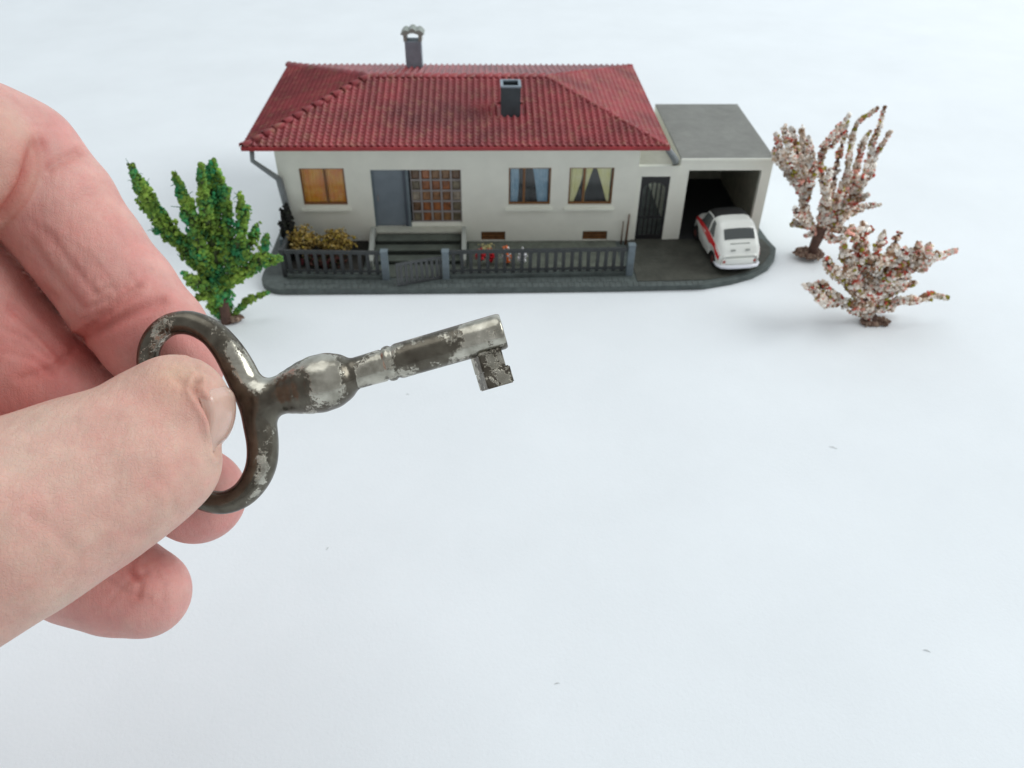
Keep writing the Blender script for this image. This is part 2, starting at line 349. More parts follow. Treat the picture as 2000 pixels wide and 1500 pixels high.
def sheet(x0, x1f, z0, z1, y, amp, waves, nx=28, nz=10, x0f=None, phase=0.):   # wavy curtain; edges may depend on height u=0 top..1 bottom
    g = G(); v = []; f = []
    for j in range(nz + 1):
        u = j / nz; a = x0f(u) if x0f else x0; b = x1f(u) if callable(x1f) else x1f
        for i in range(nx + 1):
            s = i / nx; v.append((a + (b - a) * s, y + amp * math.sin(phase + s * waves * 2 * math.pi + .4 * math.sin(3 * u)), z1 + (z0 - z1) * u))
    for j in range(nz):
        for i in range(nx):
            a = j * (nx + 1) + i; f.append((a, a + nx + 1, a + nx + 2, a + 1))
    # give the cloth a thickness
    n = len(v); v += [(p[0], p[1] + .012, p[2]) for p in v]; f += [tuple(q + n for q in reversed(t)) for t in f]
    return g.add(v, f)
def window(key, mull, sill=True, wood='wood', label=None):
    a, b, c, d = OPEN[key]; y = Y0 + .07; t = .07
    fr = part('window', G().box(a, b, y, y + .06, d - .055, d).box(a, b, y, y + .06, c, c + .085).box(a, a + .06, y, y + .06, c + .085, d - .055).box(b - .06, b, y, y + .06, c + .085, d - .055), wood, house)
    if label: fr['label'] = label
    for mx in mull:
        part('mullion', B(mx - .045, mx + .045, y - .01, y + .05, c + .085, d - .055), wood, fr, bevel=.008)
    ed = [a + .06] + [m + s for m in mull for s in (-.045, .045)] + [b - .06]
    for i in range(0, len(ed), 2):
        part('pane', B(ed[i], ed[i + 1], y + .025, y + .035, c + .085, d - .055), 'glass', fr)
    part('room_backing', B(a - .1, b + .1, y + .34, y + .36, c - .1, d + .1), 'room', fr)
    if sill:
        part('sill', B(a - .13, b + .11, Y0 - .10, Y0 - .002, c - .24, c - .13), 'wall', fr, bevel=.02)
    return fr
w1 = window('w1', [-6.02], label='orange curtained window with brown frame')
part('curtain', sheet(-6.9, -6.02, 1.66, 3.1, Y0 + .145, .014, 5, nx=40), 'c_orange', w1, smooth=True)
part('curtain', sheet(-6.01, -5.3, 1.66, 3.1, Y0 + .145, .014, 4, nx=40, phase=1), 'c_orange', w1, smooth=True)
w2 = window('blue', [1.58], label='brown framed window with pale blue curtains')
part('curtain', sheet(1.02, lambda u: 1.36 + .03 * math.sin(4 * u), 1.66, 3.1, Y0 + .145, .014, 3), 'c_blue', w2, smooth=True)
part('curtain', sheet(0, 2.50, 1.66, 3.1, Y0 + .145, .014, 4, x0f=lambda u: 1.9 + .22 * u ** .8), 'c_blue', w2, smooth=True)
w3 = window('yel', [3.90], label='brown framed window with tied back yellow curtains')
part('curtain', sheet(3.36, lambda u: 3.84 - .42 * max(0, u - .25) ** 1.2, 1.66, 3.1, Y0 + .145, .014, 3), 'c_yellow', w3, smooth=True)
part('curtain', sheet(3.94, lambda u: max(3.965, 4.24 - .38 * u), 1.66, 3.1, Y0 + .145, .012, 2), 'c_yellow', w3, smooth=True)
part('curtain', sheet(0, 4.93, 1.66, 3.1, Y0 + .145, .014, 3, x0f=lambda u: min(4.88, 4.34 + .50 * u ** .9)), 'c_yellow', w3, smooth=True)
for kk in ('b1', 'b2'):
    a, b, c, d = OPEN[kk]
    fr = part('basement_window', B(a, b, Y0 + .1, Y0 + .15, c, d), 'darkwood', house)
    for i in range(3): part('louvre', B(a + .03, b - .03, Y0 + .06 - .01 * i, Y0 + .099, c + .05 + .125 * i, c + .10 + .125 * i), 'wood', fr)
# door and glazed screen
a, b, c, d = OPEN['door']
dr = part('door', B(a + .06, b - .16, Y0 + .10, Y0 + .15, c + .02, d - .03), 'door', house, bevel=.012)
part('door_frame', G().box(a, a + .06, Y0 + .03, Y0 + .155, c, d).box(a + .06, b - .1, Y0 + .05, Y0 + .155, d - .03, d), 'post', dr)
part('door_jamb', B(b - .16, b - .055, Y0 + .015, Y0 + .16, c, d - .03), 'doordark', dr)
part('door_post', B(b - .055, b + .06, Y0 - .02, Y0 + .14, c, d), 'post', dr, bevel=.01)
part('door_handle', B(a + .17, a + .21, Y0 + .06, Y0 + .10, 1.75, 1.98), 'gridbar', dr)
a, b, c, d = OPEN['glass']; a += .06
gl = part('glazed_screen', G().box(a, b, Y0 + .16, Y0 + .18, c, d), 'room', house)
gl['label'] = 'grey lattice screen of small square amber panes'
nxp, nzp = 5, 5; bw = .075
cw = (b - a) / nxp; ch = (d - c) / nzp
for i in range(nxp + 1):
    part('vertical_bar', B(a + i * cw - bw / 2 + (bw / 2 if i == 0 else 0), a + i * cw + bw / 2 - (bw / 2 if i == nxp else 0), Y0 + .05, Y0 + .13, c, d), 'gridbar', gl)
for j in range(nzp + 1):
    part('cross_bar', B(a, b, Y0 + .062, Y0 + .125, c + j * ch - bw * .45 + (bw * .45 if j == 0 else 0), c + j * ch + bw * .45 - (bw * .45 if j == nzp else 0)), 'gridbar', gl)
pc = [(.42, .15, .05), (.32, .17, .07), (.40, .20, .09), (.20, .11, .055), (.50, .42, .32), (.24, .20, .13)]
pms = []
for q, c_ in enumerate(pc):
    MT['amber%d' % q] = mat('amber_pane_%d' % q, c_, .25, col2=tuple(t * .33 for t in c_), vscale=3.2, spec=.6, world=True)
for i in range(nxp):
    for j in range(nzp):
        q = random.choice([0, 1, 2, 0, 2, 3]) if 0 < i < 4 else random.choice([3, 4, 5, 5])
        gp = G(); xa, xb = a + i * cw + bw / 2, a + (i + 1) * cw - bw / 2; za, zb = c + j * ch + bw * .45, c + (j + 1) * ch - bw * .45
        m_ = .05; y = Y0 + .12
        gp.add([(xa, y, za), (xb, y, za), (xb, y, zb), (xa, y, zb), (xa + m_, y - .03, za + m_), (xb - m_, y - .03, za + m_), (xb - m_, y - .03, zb - m_), (xa + m_, y - .03, zb - m_)],
               [(0, 1, 5, 4), (1, 2, 6, 5), (2, 3, 7, 6), (3, 0, 4, 7), (4, 5, 6, 7)])
        part('pane', gp, 'amber%d' % q, gl)
# porch
porch = part('porch', G().box(-4.22, -.86, 28.86, Y0 - .002, .0, .63).box(-4.22, -.86, 28.80, Y0 - .002, .632, .70), 'landing', house, bevel=.01); porch['label'] = 'pale porch landing above three grey steps'
for i, (ya, yb, zt) in enumerate(((28.33, 28.855, .57), (27.86, 28.325, .40), (27.4, 27.855, .20))):
    st_ = part('step', B(-4.19, -.90, ya, yb, zt - .055, zt), 'step', porch, bevel=.01)
    part('riser', B(-4.19, -.90, ya + .07, yb, .0, zt - .06), 'riser', porch)
for xx in (-4.40, -.855):
    poly = [(27.25, 0), (28.9, 0), (28.9, .86), (28.35, .84), (27.25, .30)]
    v = [(xx, y, z) for y, z in poly] + [(xx + .17, y, z) for y, z in poly]; n = 5
    gg = G().add(v, [tuple(range(n)), tuple(range(2 * n - 1, n - 1, -1))] + [((i + 1) % n, i, n + i, n + (i + 1) % n) for i in range(n)])
    me = gg.mesh('cheek_wall', org(house)); bm = bmesh.new(); bm.from_mesh(me); bmesh.ops.recalc_face_normals(bm, faces=bm.faces)
    bmesh.ops.bevel(bm, geom=bm.edges[:], offset=.012, segments=1, affect='EDGES'); bm.to_mesh(me); bm.free()
    part('cheek_wall', me, 'cheek', porch)

# ---- roof
XL, XR, YF, YK, ZR = -8.60, 6.77, 28.39, 37.60, 5.33
ZT = ZE + .06
YM = (YF + YK) / 2; HR = YM - YF; XA, XC = XL + HR * .90, XR - HR * .92
g = G()
g.add([(XL, YF, ZT), (XR, YF, ZT), (XR, YK, ZT), (XL, YK, ZT), (XA, YM, ZR), (XC, YM, ZR), (XL, YF, ZE), (XR, YF, ZE), (XR, YK, ZE), (XL, YK, ZE)],
      [(0, 1, 5, 4), (1, 2, 5), (2, 3, 4, 5), (3, 0, 4), (0, 6, 7, 1), (1, 7, 8, 2), (2, 8, 9, 3), (3, 9, 6, 0)])
roof = part('roof', g, 'roof', house)
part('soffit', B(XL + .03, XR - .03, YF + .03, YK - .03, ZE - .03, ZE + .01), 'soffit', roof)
fa = G()
fz0, fz1, ft = ZE - .05, ZT + .035, .07
fa.box(XL - ft, XR + ft, YF - ft, YF, fz0, fz1).box(XL - ft, XR + ft, YK, YK + ft, fz0, fz1).box(XL - ft, XL, YF, YK, fz0, fz1).box(XR, XR + ft, YF, YK, fz0, fz1)
part('gutter', fa, 'fascia', roof, bevel=.02)
# one pantile: half-round roll and pan with a thick lower lip; local x across, y up the slope
TWd, TLn = .2475, .225
def tile_geo():
    g = G(); prof = [(-.5, .0), (-.36, -.004), (-.22, .012), (-.12, .062), (.05, .09), (.2, .062), (.3, .012), (.5, .0)]
    v = []
    for (s, zz) in prof: v.append((s * TWd, -.012, zz + .026))
    for (s, zz) in prof: v.append((s * TWd, TLn, zz + .006))
    for (s, zz) in prof: v.append((s * TWd, -.012, zz - .004))
    n = len(prof); f = [(i, i + 1, n + i + 1, n + i) for i in range(n - 1)] + [(2 * n + i, 2 * n + i + 1, i + 1, i) for i in range(n - 1)]
    return v, f
tv, tf = tile_geo()
tme = bpy.data.meshes.new('tile'); tme.from_pydata(tv, [], tf); tme.materials.append(MT['roof']); tme.polygons.foreach_set('use_smooth', [True] * len(tf))
slots = []
def face_tiles(p0, p1, apexL, apexR):
    """p0->p1 eave seen from outside left to right; apexL/R top edge"""
    p0, p1, aL, aR = (Vector(p) for p in (p0, p1, apexL, apexR))
    ex = (p1 - p0).normalized(); up = (aL - p0); up = up - ex * up.dot(ex); SL = up.length; up.normalize(); nz = ex.cross(up)
    W = (p1 - p0).length; lL = (aL - p0).dot(ex); lR = W - (aR - p0).dot(ex)
    nc = round(W / TWd); 
    for r in range(int(SL / .215)):
        t = r * .215; frm = (t + .02) / SL
        for c in range(nc):
            x = (c + .5) * W / nc
            if x - TWd * .35 < lL * frm or x + TWd * .35 > W - lR * frm: continue
            slots.append((p0 + ex * x + up * (t + .012) + nz * .006, ex, up, nz))
face_tiles((XL, YF, ZT), (XR, YF, ZT), (XA, YM, ZR), (XC, YM, ZR)); nfront = len(slots)
face_tiles((XR, YF, ZT), (XR, YK, ZT), (XC, YM, ZR), (XC, YM, ZR))
face_tiles((XL, YK, ZT), (XL, YF, ZT), (XA, YM, ZR), (XA, YM, ZR))
face_tiles((XR, YK, ZT), (XL, YK, ZT), (XC, YM, ZR), (XA, YM, ZR))
CH2 = (.70, 1.43, 30.2, 30.95)          # slate chimney footprint
slots = [s for s in slots if not (CH2[0] - .1 < s[0].x < CH2[1] + .1 and CH2[2] - .1 < s[0].y < CH2[3] + .05)]
rg = G(); ho = org(house)
def smat(s, j=0.0):
    m = Matrix.Identity(4)
    for i in range(3): m[i][0] = s[1][i]; m[i][1] = s[2][i]; m[i][2] = s[3][i]; m[i][3] = s[0][i]
    return m @ Matrix.Rotation(random.gauss(0, j), 4, 'Z') @ Matrix.Rotation(random.gauss(0, j), 4, 'Y')
for i, s in enumerate(slots):
    m = smat(s, .012)
    if i < 295:
        o = bpy.data.objects.new('tile', tme); C.objects.link(o); o.parent = roof; o.matrix_local = Matrix.Translation(-ho) @ m
    else:
        rg.add([m @ Vector(p) for p in tv], tf)
o = part('tile', rg, 'roof', roof, smooth=True); o['kind'] = 'stuff'
# hip and ridge caps
def cap_mesh(L_, r0, r1, hgt):
    g = G(); n = 7; v = []
    for (y, r, dz) in ((0, r0, .03), (L_, r1, 0)):
        for k in range(n): an = math.pi * k / (n - 1); v.append((-math.cos(an) * r, y, math.sin(an) * hgt * (r / r0) + dz - .02))
    v += [(p[0] * .8, 0.0, p[2] - .035) for p in v[:n]]
    f = [(i, i + 1, n + i + 1, n + i) for i in range(n - 1)] + [(2 * n + i, 2 * n + i + 1, i + 1, i) for i in range(n - 1)]
    me = g.add(v, f).mesh('cap', smooth=True); me.materials.append(MT['roof']); return me
capb = cap_mesh(.50, .20, .11, .17); caps = cap_mesh(.52, .10, .085, .08); capr = cap_mesh(.36, .17, .12, .13)
def caps_along(p, q, me, step, name, jit=.0):
    p, q = Vector(p), Vector(q); d = (q - p); L_ = d.length; d.normalize(); n = int(L_ / step)
    side = d.cross(Vector((0, 0, 1))).normalized(); upv = side.cross(d)
    for i in range(n):
        c = p + d * (i * L_ / n); m = Matrix.Identity(4)
        for k in range(3): m[k][0] = side[k]; m[k][1] = d[k]; m[k][2] = upv[k]; m[k][3] = c[k] + upv[k] * .02
        m = m @ Matrix.Rotation(random.gauss(0, jit), 4, 'Z') @ Matrix.Rotation(random.gauss(0, jit), 4, 'Y')
        o = bpy.data.objects.new(name, me); C.objects.link(o); o.parent = roof; o.matrix_local = Matrix.Translation(-ho) @ m
caps_along((XL, YF, ZT), (XA, YM, ZR), capb, .47, 'hip_tile', .10)
caps_along((XR, YF, ZT), (XC, YM, ZR), caps, .47, 'hip_tile', .02)
caps_along((XL, YK, ZT), (XA, YM, ZR), capb, .47, 'hip_tile', .04)
caps_along((XR, YK, ZT), (XC, YM, ZR), caps, .47, 'hip_tile', .02)
caps_along((XC, YM, ZR), (XA, YM, ZR), capr, .34, 'ridge_tile', .03)
# chimneys
def zroof(y): return ZT + (ZR - ZT) * (min(y - YF, YK - y)) / HR
ch = part('chimney', G().box(-3.28, -2.58, 36.30, 36.92, 4.1, 5.72), 'chim1', house, bevel=.02); ch['label'] = 'tall grey chimney with pale arched cap at the rear eave'
g = G()
top = 5.72
g.box(-3.32, -3.18, 36.3, 36.92, top, top + .26).box(-2.68, -2.54, 36.3, 36.92, top, top + .26)
# scalloped arched hood: thick curved shell with three humps
n = 24; pr = []
for k in range(n + 1):
    s = -1 + 2 * k / n; zz = top + .29 + .15 * math.cos(s * math.pi / 2) + .09 * abs(math.cos(s * math.pi * 1.5)); pr.append((-2.93 + s * .50, zz))
inn = [(-2.93 + s * .33, top + .22 + .12 * math.cos(s * math.pi / 2)) for s in [1 - 2 * k / n for k in range(n + 1)]]
V_ = [(x, 36.28, z) for x, z in pr] + [(x, 36.97, z) for x, z in pr]; I_ = [(x, 36.28, z) for x, z in reversed(inn)] + [(x, 36.97, z) for x, z in reversed(inn)]
m1 = n + 1; fs = []
for k in range(n):
    fs.append((k, k + 1, m1 + k + 1, m1 + k)); o2 = 2 * m1
    fs.append((o2 + k + 1, o2 + k, o2 + m1 + k, o2 + m1 + k + 1)); fs.append((k + 1, k, o2 + k, o2 + k + 1)); fs.append((m1 + k, m1 + k + 1, o2 + m1 + k + 1, o2 + m1 + k))
g.add(V_ + I_, fs)
part('chimney_cap', g, 'cap', ch)
x0, x1, y0, y1 = CH2; zt = 5.83; t = .085; zb = 4.3
c2 = part('chimney', G().box(x0, x1, y0, y0 + t, zb, zt).box(x0, x1, y1 - t, y1, zb, zt).box(x0, x0 + t, y0 + t, y1 - t, zb, zt).box(x1 - t, x1, y0 + t, y1 - t, zb, zt), 'chim2', house)
c2['label'] = 'dark slate grey open topped chimney on the front roof slope'
part('flue', B(x0 + t, x1 - t, y0 + t, y1 - t, zb, zt - .55), 'iron', c2)
part('rim', G().box(x0 - .02, x1 + .02, y0 - .02, y0 + t, zt, zt + .06).box(x0 - .02, x1 + .02, y1 - t, y1 + .02, zt, zt + .06).box(x0 - .02, x0 + t, y0 + t, y1 - t, zt, zt + .06).box(x1 - t, x1 + .02, y0 + t, y1 - t, zt, zt + .06), 'chim1', c2)
# downpipe on the left corner
P0 = ony(492, 296, 28.6); P1 = ony(493, 314, 28.6); P2 = ony(545, 350, 29.15); P3 = ony(560, 405, 29.15); P4 = ony(572, 480, 29.15)
part('downpipe', G().tube([P0, P0 * .5 + P1 * .5, P1, P1 * .85 + P2 * .15, P2 * .9 + P1 * .1, P2, P3, (P4[0], P4[1], .0)], [.085, .085, .085, .085, .11, .13, .13, .12], 12), 'pipe', house, smooth=True)
# sloping gutter outlet by the right eave corner
part('rain_outlet', G().tube([(6.75, 28.6, 4.2), (6.95, 28.75, 3.95), (7.3, 29.25, 3.45), (7.4, 29.5, 3.25)], [.09, .12, .14, .14], 12), 'pipe', house, smooth=True)

# ------------------------------------------------------------------ garage
gar = thing('model_garage', (9.4, 32.3, 0), 'cream open fronted garage with flat grey roof beside the model bungalow', 'garage')
GX0, GX1, GY0, GY1, GZ = 7.56, 11.14, 29.32, 35.2, 3.36
part('front_frame', wall_grid(GX0, GX1, 0, GZ, GY0, .22, [(7.93, 10.76, -.01, 2.98)]), 'wall', gar)
part('side_wall', B(GX0, GX0 + .14, GY0 + .22, GY1, 0, GZ), 'wall', gar)
part('side_wall', B(GX1 - .14, GX1, GY0 + .22, GY1, 0, GZ), 'wall', gar)
part('back_wall', B(GX0 + .14, GX1 - .14, GY1 - .14, GY1, 0, GZ), 'wall', gar)
part('shade_lining', G().box(GX0 + .141, GX0 + .16, GY0 + .23, GY1 - .16, .03, GZ - .02).box(GX1 - .16, GX1 - .141, GY0 + .23, GY1 - .16, .03, GZ - .02).box(GX0 + .165, GX1 - .165, GY1 - .16, GY1 - .141, .03, GZ - .02), 'shade_lining', gar)  # added inner panels, coloured darker to stand for the shade inside
part('floor', B(GX0 + .14, GX1 - .14, GY0 - .0, GY1 - .14, .001, .03), 'room', gar)  # near-black colour stands for the shade on the garage floor
# roof sheet with shallow ribs
g = G().box(GX0 + .02, GX1 + .06, GY0 + .02, GY1 + .05, GZ, GZ + .07)
y = GY0 + .05
while y < GY1:
    g.box(GX0 + .04, GX1 + .04, y, y + .075, GZ + .07, GZ + .085); y += .12
part('roof', g, 'flat_roof', gar)
part('front_coping', B(GX0 - .0, GX1 + .05, GY0 - .03, GY0 + .018, GZ - .02, GZ + .10), 'wall', gar, bevel=.01)
# passage between house and garage
pas = thing('passage_wall', (6.75, 29.4, 0), 'low cream wall with a doorway joining the bungalow to the garage', 'wall')
part('lintel_wall', wall_grid(5.952, 7.558, 0, 3.12, 29.30, .14, [(6.12, 7.24, .02, 2.74)]), 'wall', pas)
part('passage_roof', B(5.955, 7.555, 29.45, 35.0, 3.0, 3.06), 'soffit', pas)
part('coping', B(5.955, 7.555, 29.27, 29.46, 3.121, 3.17), 'wall', pas)
ig = thing('iron_gate', (6.68, 29.36, .03), 'black wrought iron gate with arched top closing the passage', 'gate')
a, b, zz0, zz1 = 6.13, 7.23, .03, 2.73
arch = [(a + .1, 2.15)] + [(a + .55 - .45 * math.cos(math.pi * k / 12), 2.15 + .32 * math.sin(math.pi * k / 12)) for k in range(1, 12)] + [(b - .1, 2.15)]
g = G(); y = 29.34
for k in range(len(arch) - 1):
    (xa, za), (xb, zb_) = arch[k], arch[k + 1]
    g.prismY([(xa, za), (xb, zb_), (xb, zz1), (xa, zz1)], y, y + .06)
g.box(a, a + .1, y, y + .06, zz0, zz1).box(b - .1, b, y, y + .06, zz0, zz1).box(a + .1, b - .1, y, y + .06, zz0, .22)
part('gate_frame', g, 'iron', ig)
for k in range(4):
    x = a + .1 + .9 * (k + 1) / 5 ; z1_ = 2.15 + .32 * math.sqrt(max(0, 1 - ((x - a - .55) / .45) ** 2))
    part('bar', G().tube([(x, y + .03, .22), (x, y + .03, z1_)], .03, 6), 'iron', ig)
part('cross_rail', B(a + .1, b - .1, y + .012, y + .048, .95, 1.04), 'iron', ig)

# ------------------------------------------------------------------ fences, posts, garden gate
def post(x, y, h, label, wd=.25):
    t = thing('gate_post', (x, y, 0), label, 'post', 'blue grey posts of the garden fence')
    part('shaft', G().box(x - wd / 2, x + wd / 2, y - wd / 2, y + wd / 2, -.003, h - .06), 'post', t, bevel=.015)
    part('cap', G().box(x - wd / 2 - .015, x + wd / 2 + .015, y - wd / 2 - .015, y + wd / 2 + .015, h - .058, h), 'post', t, bevel=.02)
post(-3.66, 26.40, 1.22, 'blue grey post at the left side of the garden gate')
post(-1.42, 26.42, 1.20, 'blue grey post at the right side of the garden gate')
post(5.50, 26.62, 1.30, 'blue grey post at the right end of the long fence, next to the driveway')
def fence(xa, xb, ya, yb, n, label, h=1.14):
    t = thing('garden_fence', ((xa + xb) / 2, (ya + yb) / 2, 0), label, 'fence', 'dark picket fences at the front of the garden')
    def q(s): return xa + (xb - xa) * s, ya + (yb - ya) * s
    def rail(z0, z1, hw, m, nm):
        (x_0, y_0), (x_1, y_1) = q(0), q(1)
        v = [(x_0, y_0 - hw, z0), (x_1, y_1 - hw, z0), (x_1, y_1 + hw, z0), (x_0, y_0 + hw, z0), (x_0, y_0 - hw, z1), (x_1, y_1 - hw, z1), (x_1, y_1 + hw, z1), (x_0, y_0 + hw, z1)]
        part(nm, G().add(v, [(0, 3, 2, 1), (4, 5, 6, 7), (0, 1, 5, 4), (2, 3, 7, 6), (1, 2, 6, 5), (3, 0, 4, 7)]), m, t, bevel=.01)
    rail(-.002, .16, .13, 'base', 'plinth'); rail(.24, .33, .035, 'fence', 'bottom_rail'); rail(h - .14, h, .05, 'fence', 'top_rail')
    pm_ = B(-.066, .066, -.03, .03, .16, h - .02).mesh('paling', bevel=.01); pm_.materials.append(MT['fence'])
    for i in range(n):
        x, y = q((i + .5) / n); o = bpy.data.objects.new('paling', pm_); C.objects.link(o); o.parent = t
        o.location = Vector((x, y, 0)) - org(t); o.rotation_euler = (random.gauss(0, .01), random.gauss(0, .015), 0)
    return t
fence(-7.35, -3.80, 26.62, 26.48, 11, 'short dark picket fence left of the garden gate, before yellow shrubs')
fence(-1.28, 5.36, 26.50, 26.66, 21, 'long dark picket fence right of the garden gate, before red and white flowers')
lp = thing('corner_post', (-7.45, 26.68, 0), 'black corner post at the far left end of the short picket fence', 'post')
part('shaft', B(-7.53, -7.37, 26.6, 26.76, 0, 1.1), 'fence', lp, bevel=.02)
part('cap', B(-7.55, -7.35, 26.58, 26.78, 1.101, 1.15), 'fence', lp, bevel=.02)
sf = thing('garden_fence', (-7.45, 27.9, 0), 'dark side fence running back from the left corner post to the house', 'fence')
part('panel', B(-7.5, -7.42, 26.78, 29.0, 0, .9), 'fence', sf)
part('top_rail', B(-7.53, -7.39, 26.78, 29.0, .901, 1.0), 'fence', sf)
# small gate standing ajar, hinged at the right post
ax, ay, bx_, by_ = -1.57, 26.38, -3.20, 25.84
an = math.atan2(by_ - ay, bx_ - ax); Lg = math.hypot(bx_ - ax, by_ - ay)
gt = thing('garden_gate', (ax, ay, .03), 'low grey garden gate standing ajar between two blue grey posts', 'gate', rot=(math.radians(2), 0, an))
MT['gate'] = mat('grey_gate', (.06, .065, .068), .5, var=.3, vscale=4)
part('gate_frame', G().box(0, Lg, -.03, .03, .02, .10).box(0, Lg, -.03, .03, .84, .93).box(0, .08, -.03, .03, .10, .84).box(Lg - .08, Lg, -.03, .03, .10, .84), 'gate', gt, local=True)
for i in range(8):
    x = .08 + (Lg - .16) * (i + .5) / 8
    part('paling', B(x - .055, x + .055, -.022, .022, .10, .84), 'gate', gt, local=True)

# ------------------------------------------------------------------ granule foliage
ICO_V = []; 
_p = (1 + 5 ** .5) / 2
for a in (-1, 1):
    for b in (-_p, _p): ICO_V += [(0, a, b), (a, b, 0), (b, 0, a)]
ICO_V = np.array(ICO_V) / math.sqrt(1 + _p * _p)
_bm = bmesh.new()
for p in ICO_V: _bm.verts.new(p)
bmesh.ops.convex_hull(_bm, input=_bm.verts[:]); _bm.verts.ensure_lookup_table(); _bm.verts.index_update()
_vv = np.array([v.co[:] for v in _bm.verts]); ICO_F = np.array([[v.index for v in f.verts] for f in _bm.faces]); ICO_V = _vv; _bm.free()
def granules(name, cen, size, cols, parent, stretch=None):
    """cen (N,3) world, size (N,), cols (N,3) -> one mesh of irregular crumbs"""
    N_ = len(cen); k = len(ICO_V)
    q = rng.normal(size=(N_, 4)); q /= np.linalg.norm(q, axis=1)[:, None]; a, b, c, d = q.T
    R = np.stack([1 - 2 * (c * c + d * d), 2 * (b * c - a * d), 2 * (b * d + a * c), 2 * (b * c + a * d), 1 - 2 * (b * b + d * d), 2 * (c * d - a * b), 2 * (b * d - a * c), 2 * (c * d + a * b), 1 - 2 * (b * b + c * c)], 1).reshape(-1, 3, 3)
    sc_ = rng.uniform(.55, 1.25, (N_, 1, 3)); V = ICO_V[None] * (1 + rng.uniform(-.3, .3, (N_, k, 1))) * sc_ * size[:, None, None]
    V = np.einsum('nij,nkj->nki', R, V) + cen[:, None, :]
    F = (ICO_F[None] + (np.arange(N_) * k)[:, None, None]).reshape(-1, 3)
    me = bpy.data.meshes.new(name); o_ = np.array(org(parent)[:])
    V = V.reshape(-1, 3) - o_
    me.vertices.add(len(V)); me.vertices.foreach_set('co', V.astype(np.float32).ravel())
    me.loops.add(F.size); me.loops.foreach_set('vertex_index', F.astype(np.int32).ravel())
    me.polygons.add(len(F)); me.polygons.foreach_set('loop_start', np.arange(0, F.size, 3, dtype=np.int32)); me.polygons.foreach_set('loop_total', np.full(len(F), 3, np.int32))
    me.update(); me.validate()
    ca = me.color_attributes.new('col', 'FLOAT_COLOR', 'POINT'); cc = np.ones((N_, k, 4), np.float32); cc[:, :, :3] = cols[:, None, :]; ca.data.foreach_set('color', cc.ravel())
    me.materials.append(MT['granule'])
    o = bpy.data.objects.new(name, me); C.objects.link(o); o.parent = parent; return o
def pick(pal, wts, n):
    pal = np.array(pal, float); idx = rng.choice(len(pal), n, p=np.array(wts) / sum(wts)); return pal[idx] * rng.uniform(.75, 1.25, (n, 1))
def resample(pts, rs, step):
    out = []
    for i in range(len(pts) - 1):
        L_ = np.linalg.norm(pts[i + 1] - pts[i]); n = max(1, int(L_ / step))
        for k in range(n): s = k / n; out.append((pts[i] * (1 - s) + pts[i + 1] * s, rs[i] * (1 - s) + rs[i + 1] * s))
    out.append((pts[-1], rs[-1])); return out
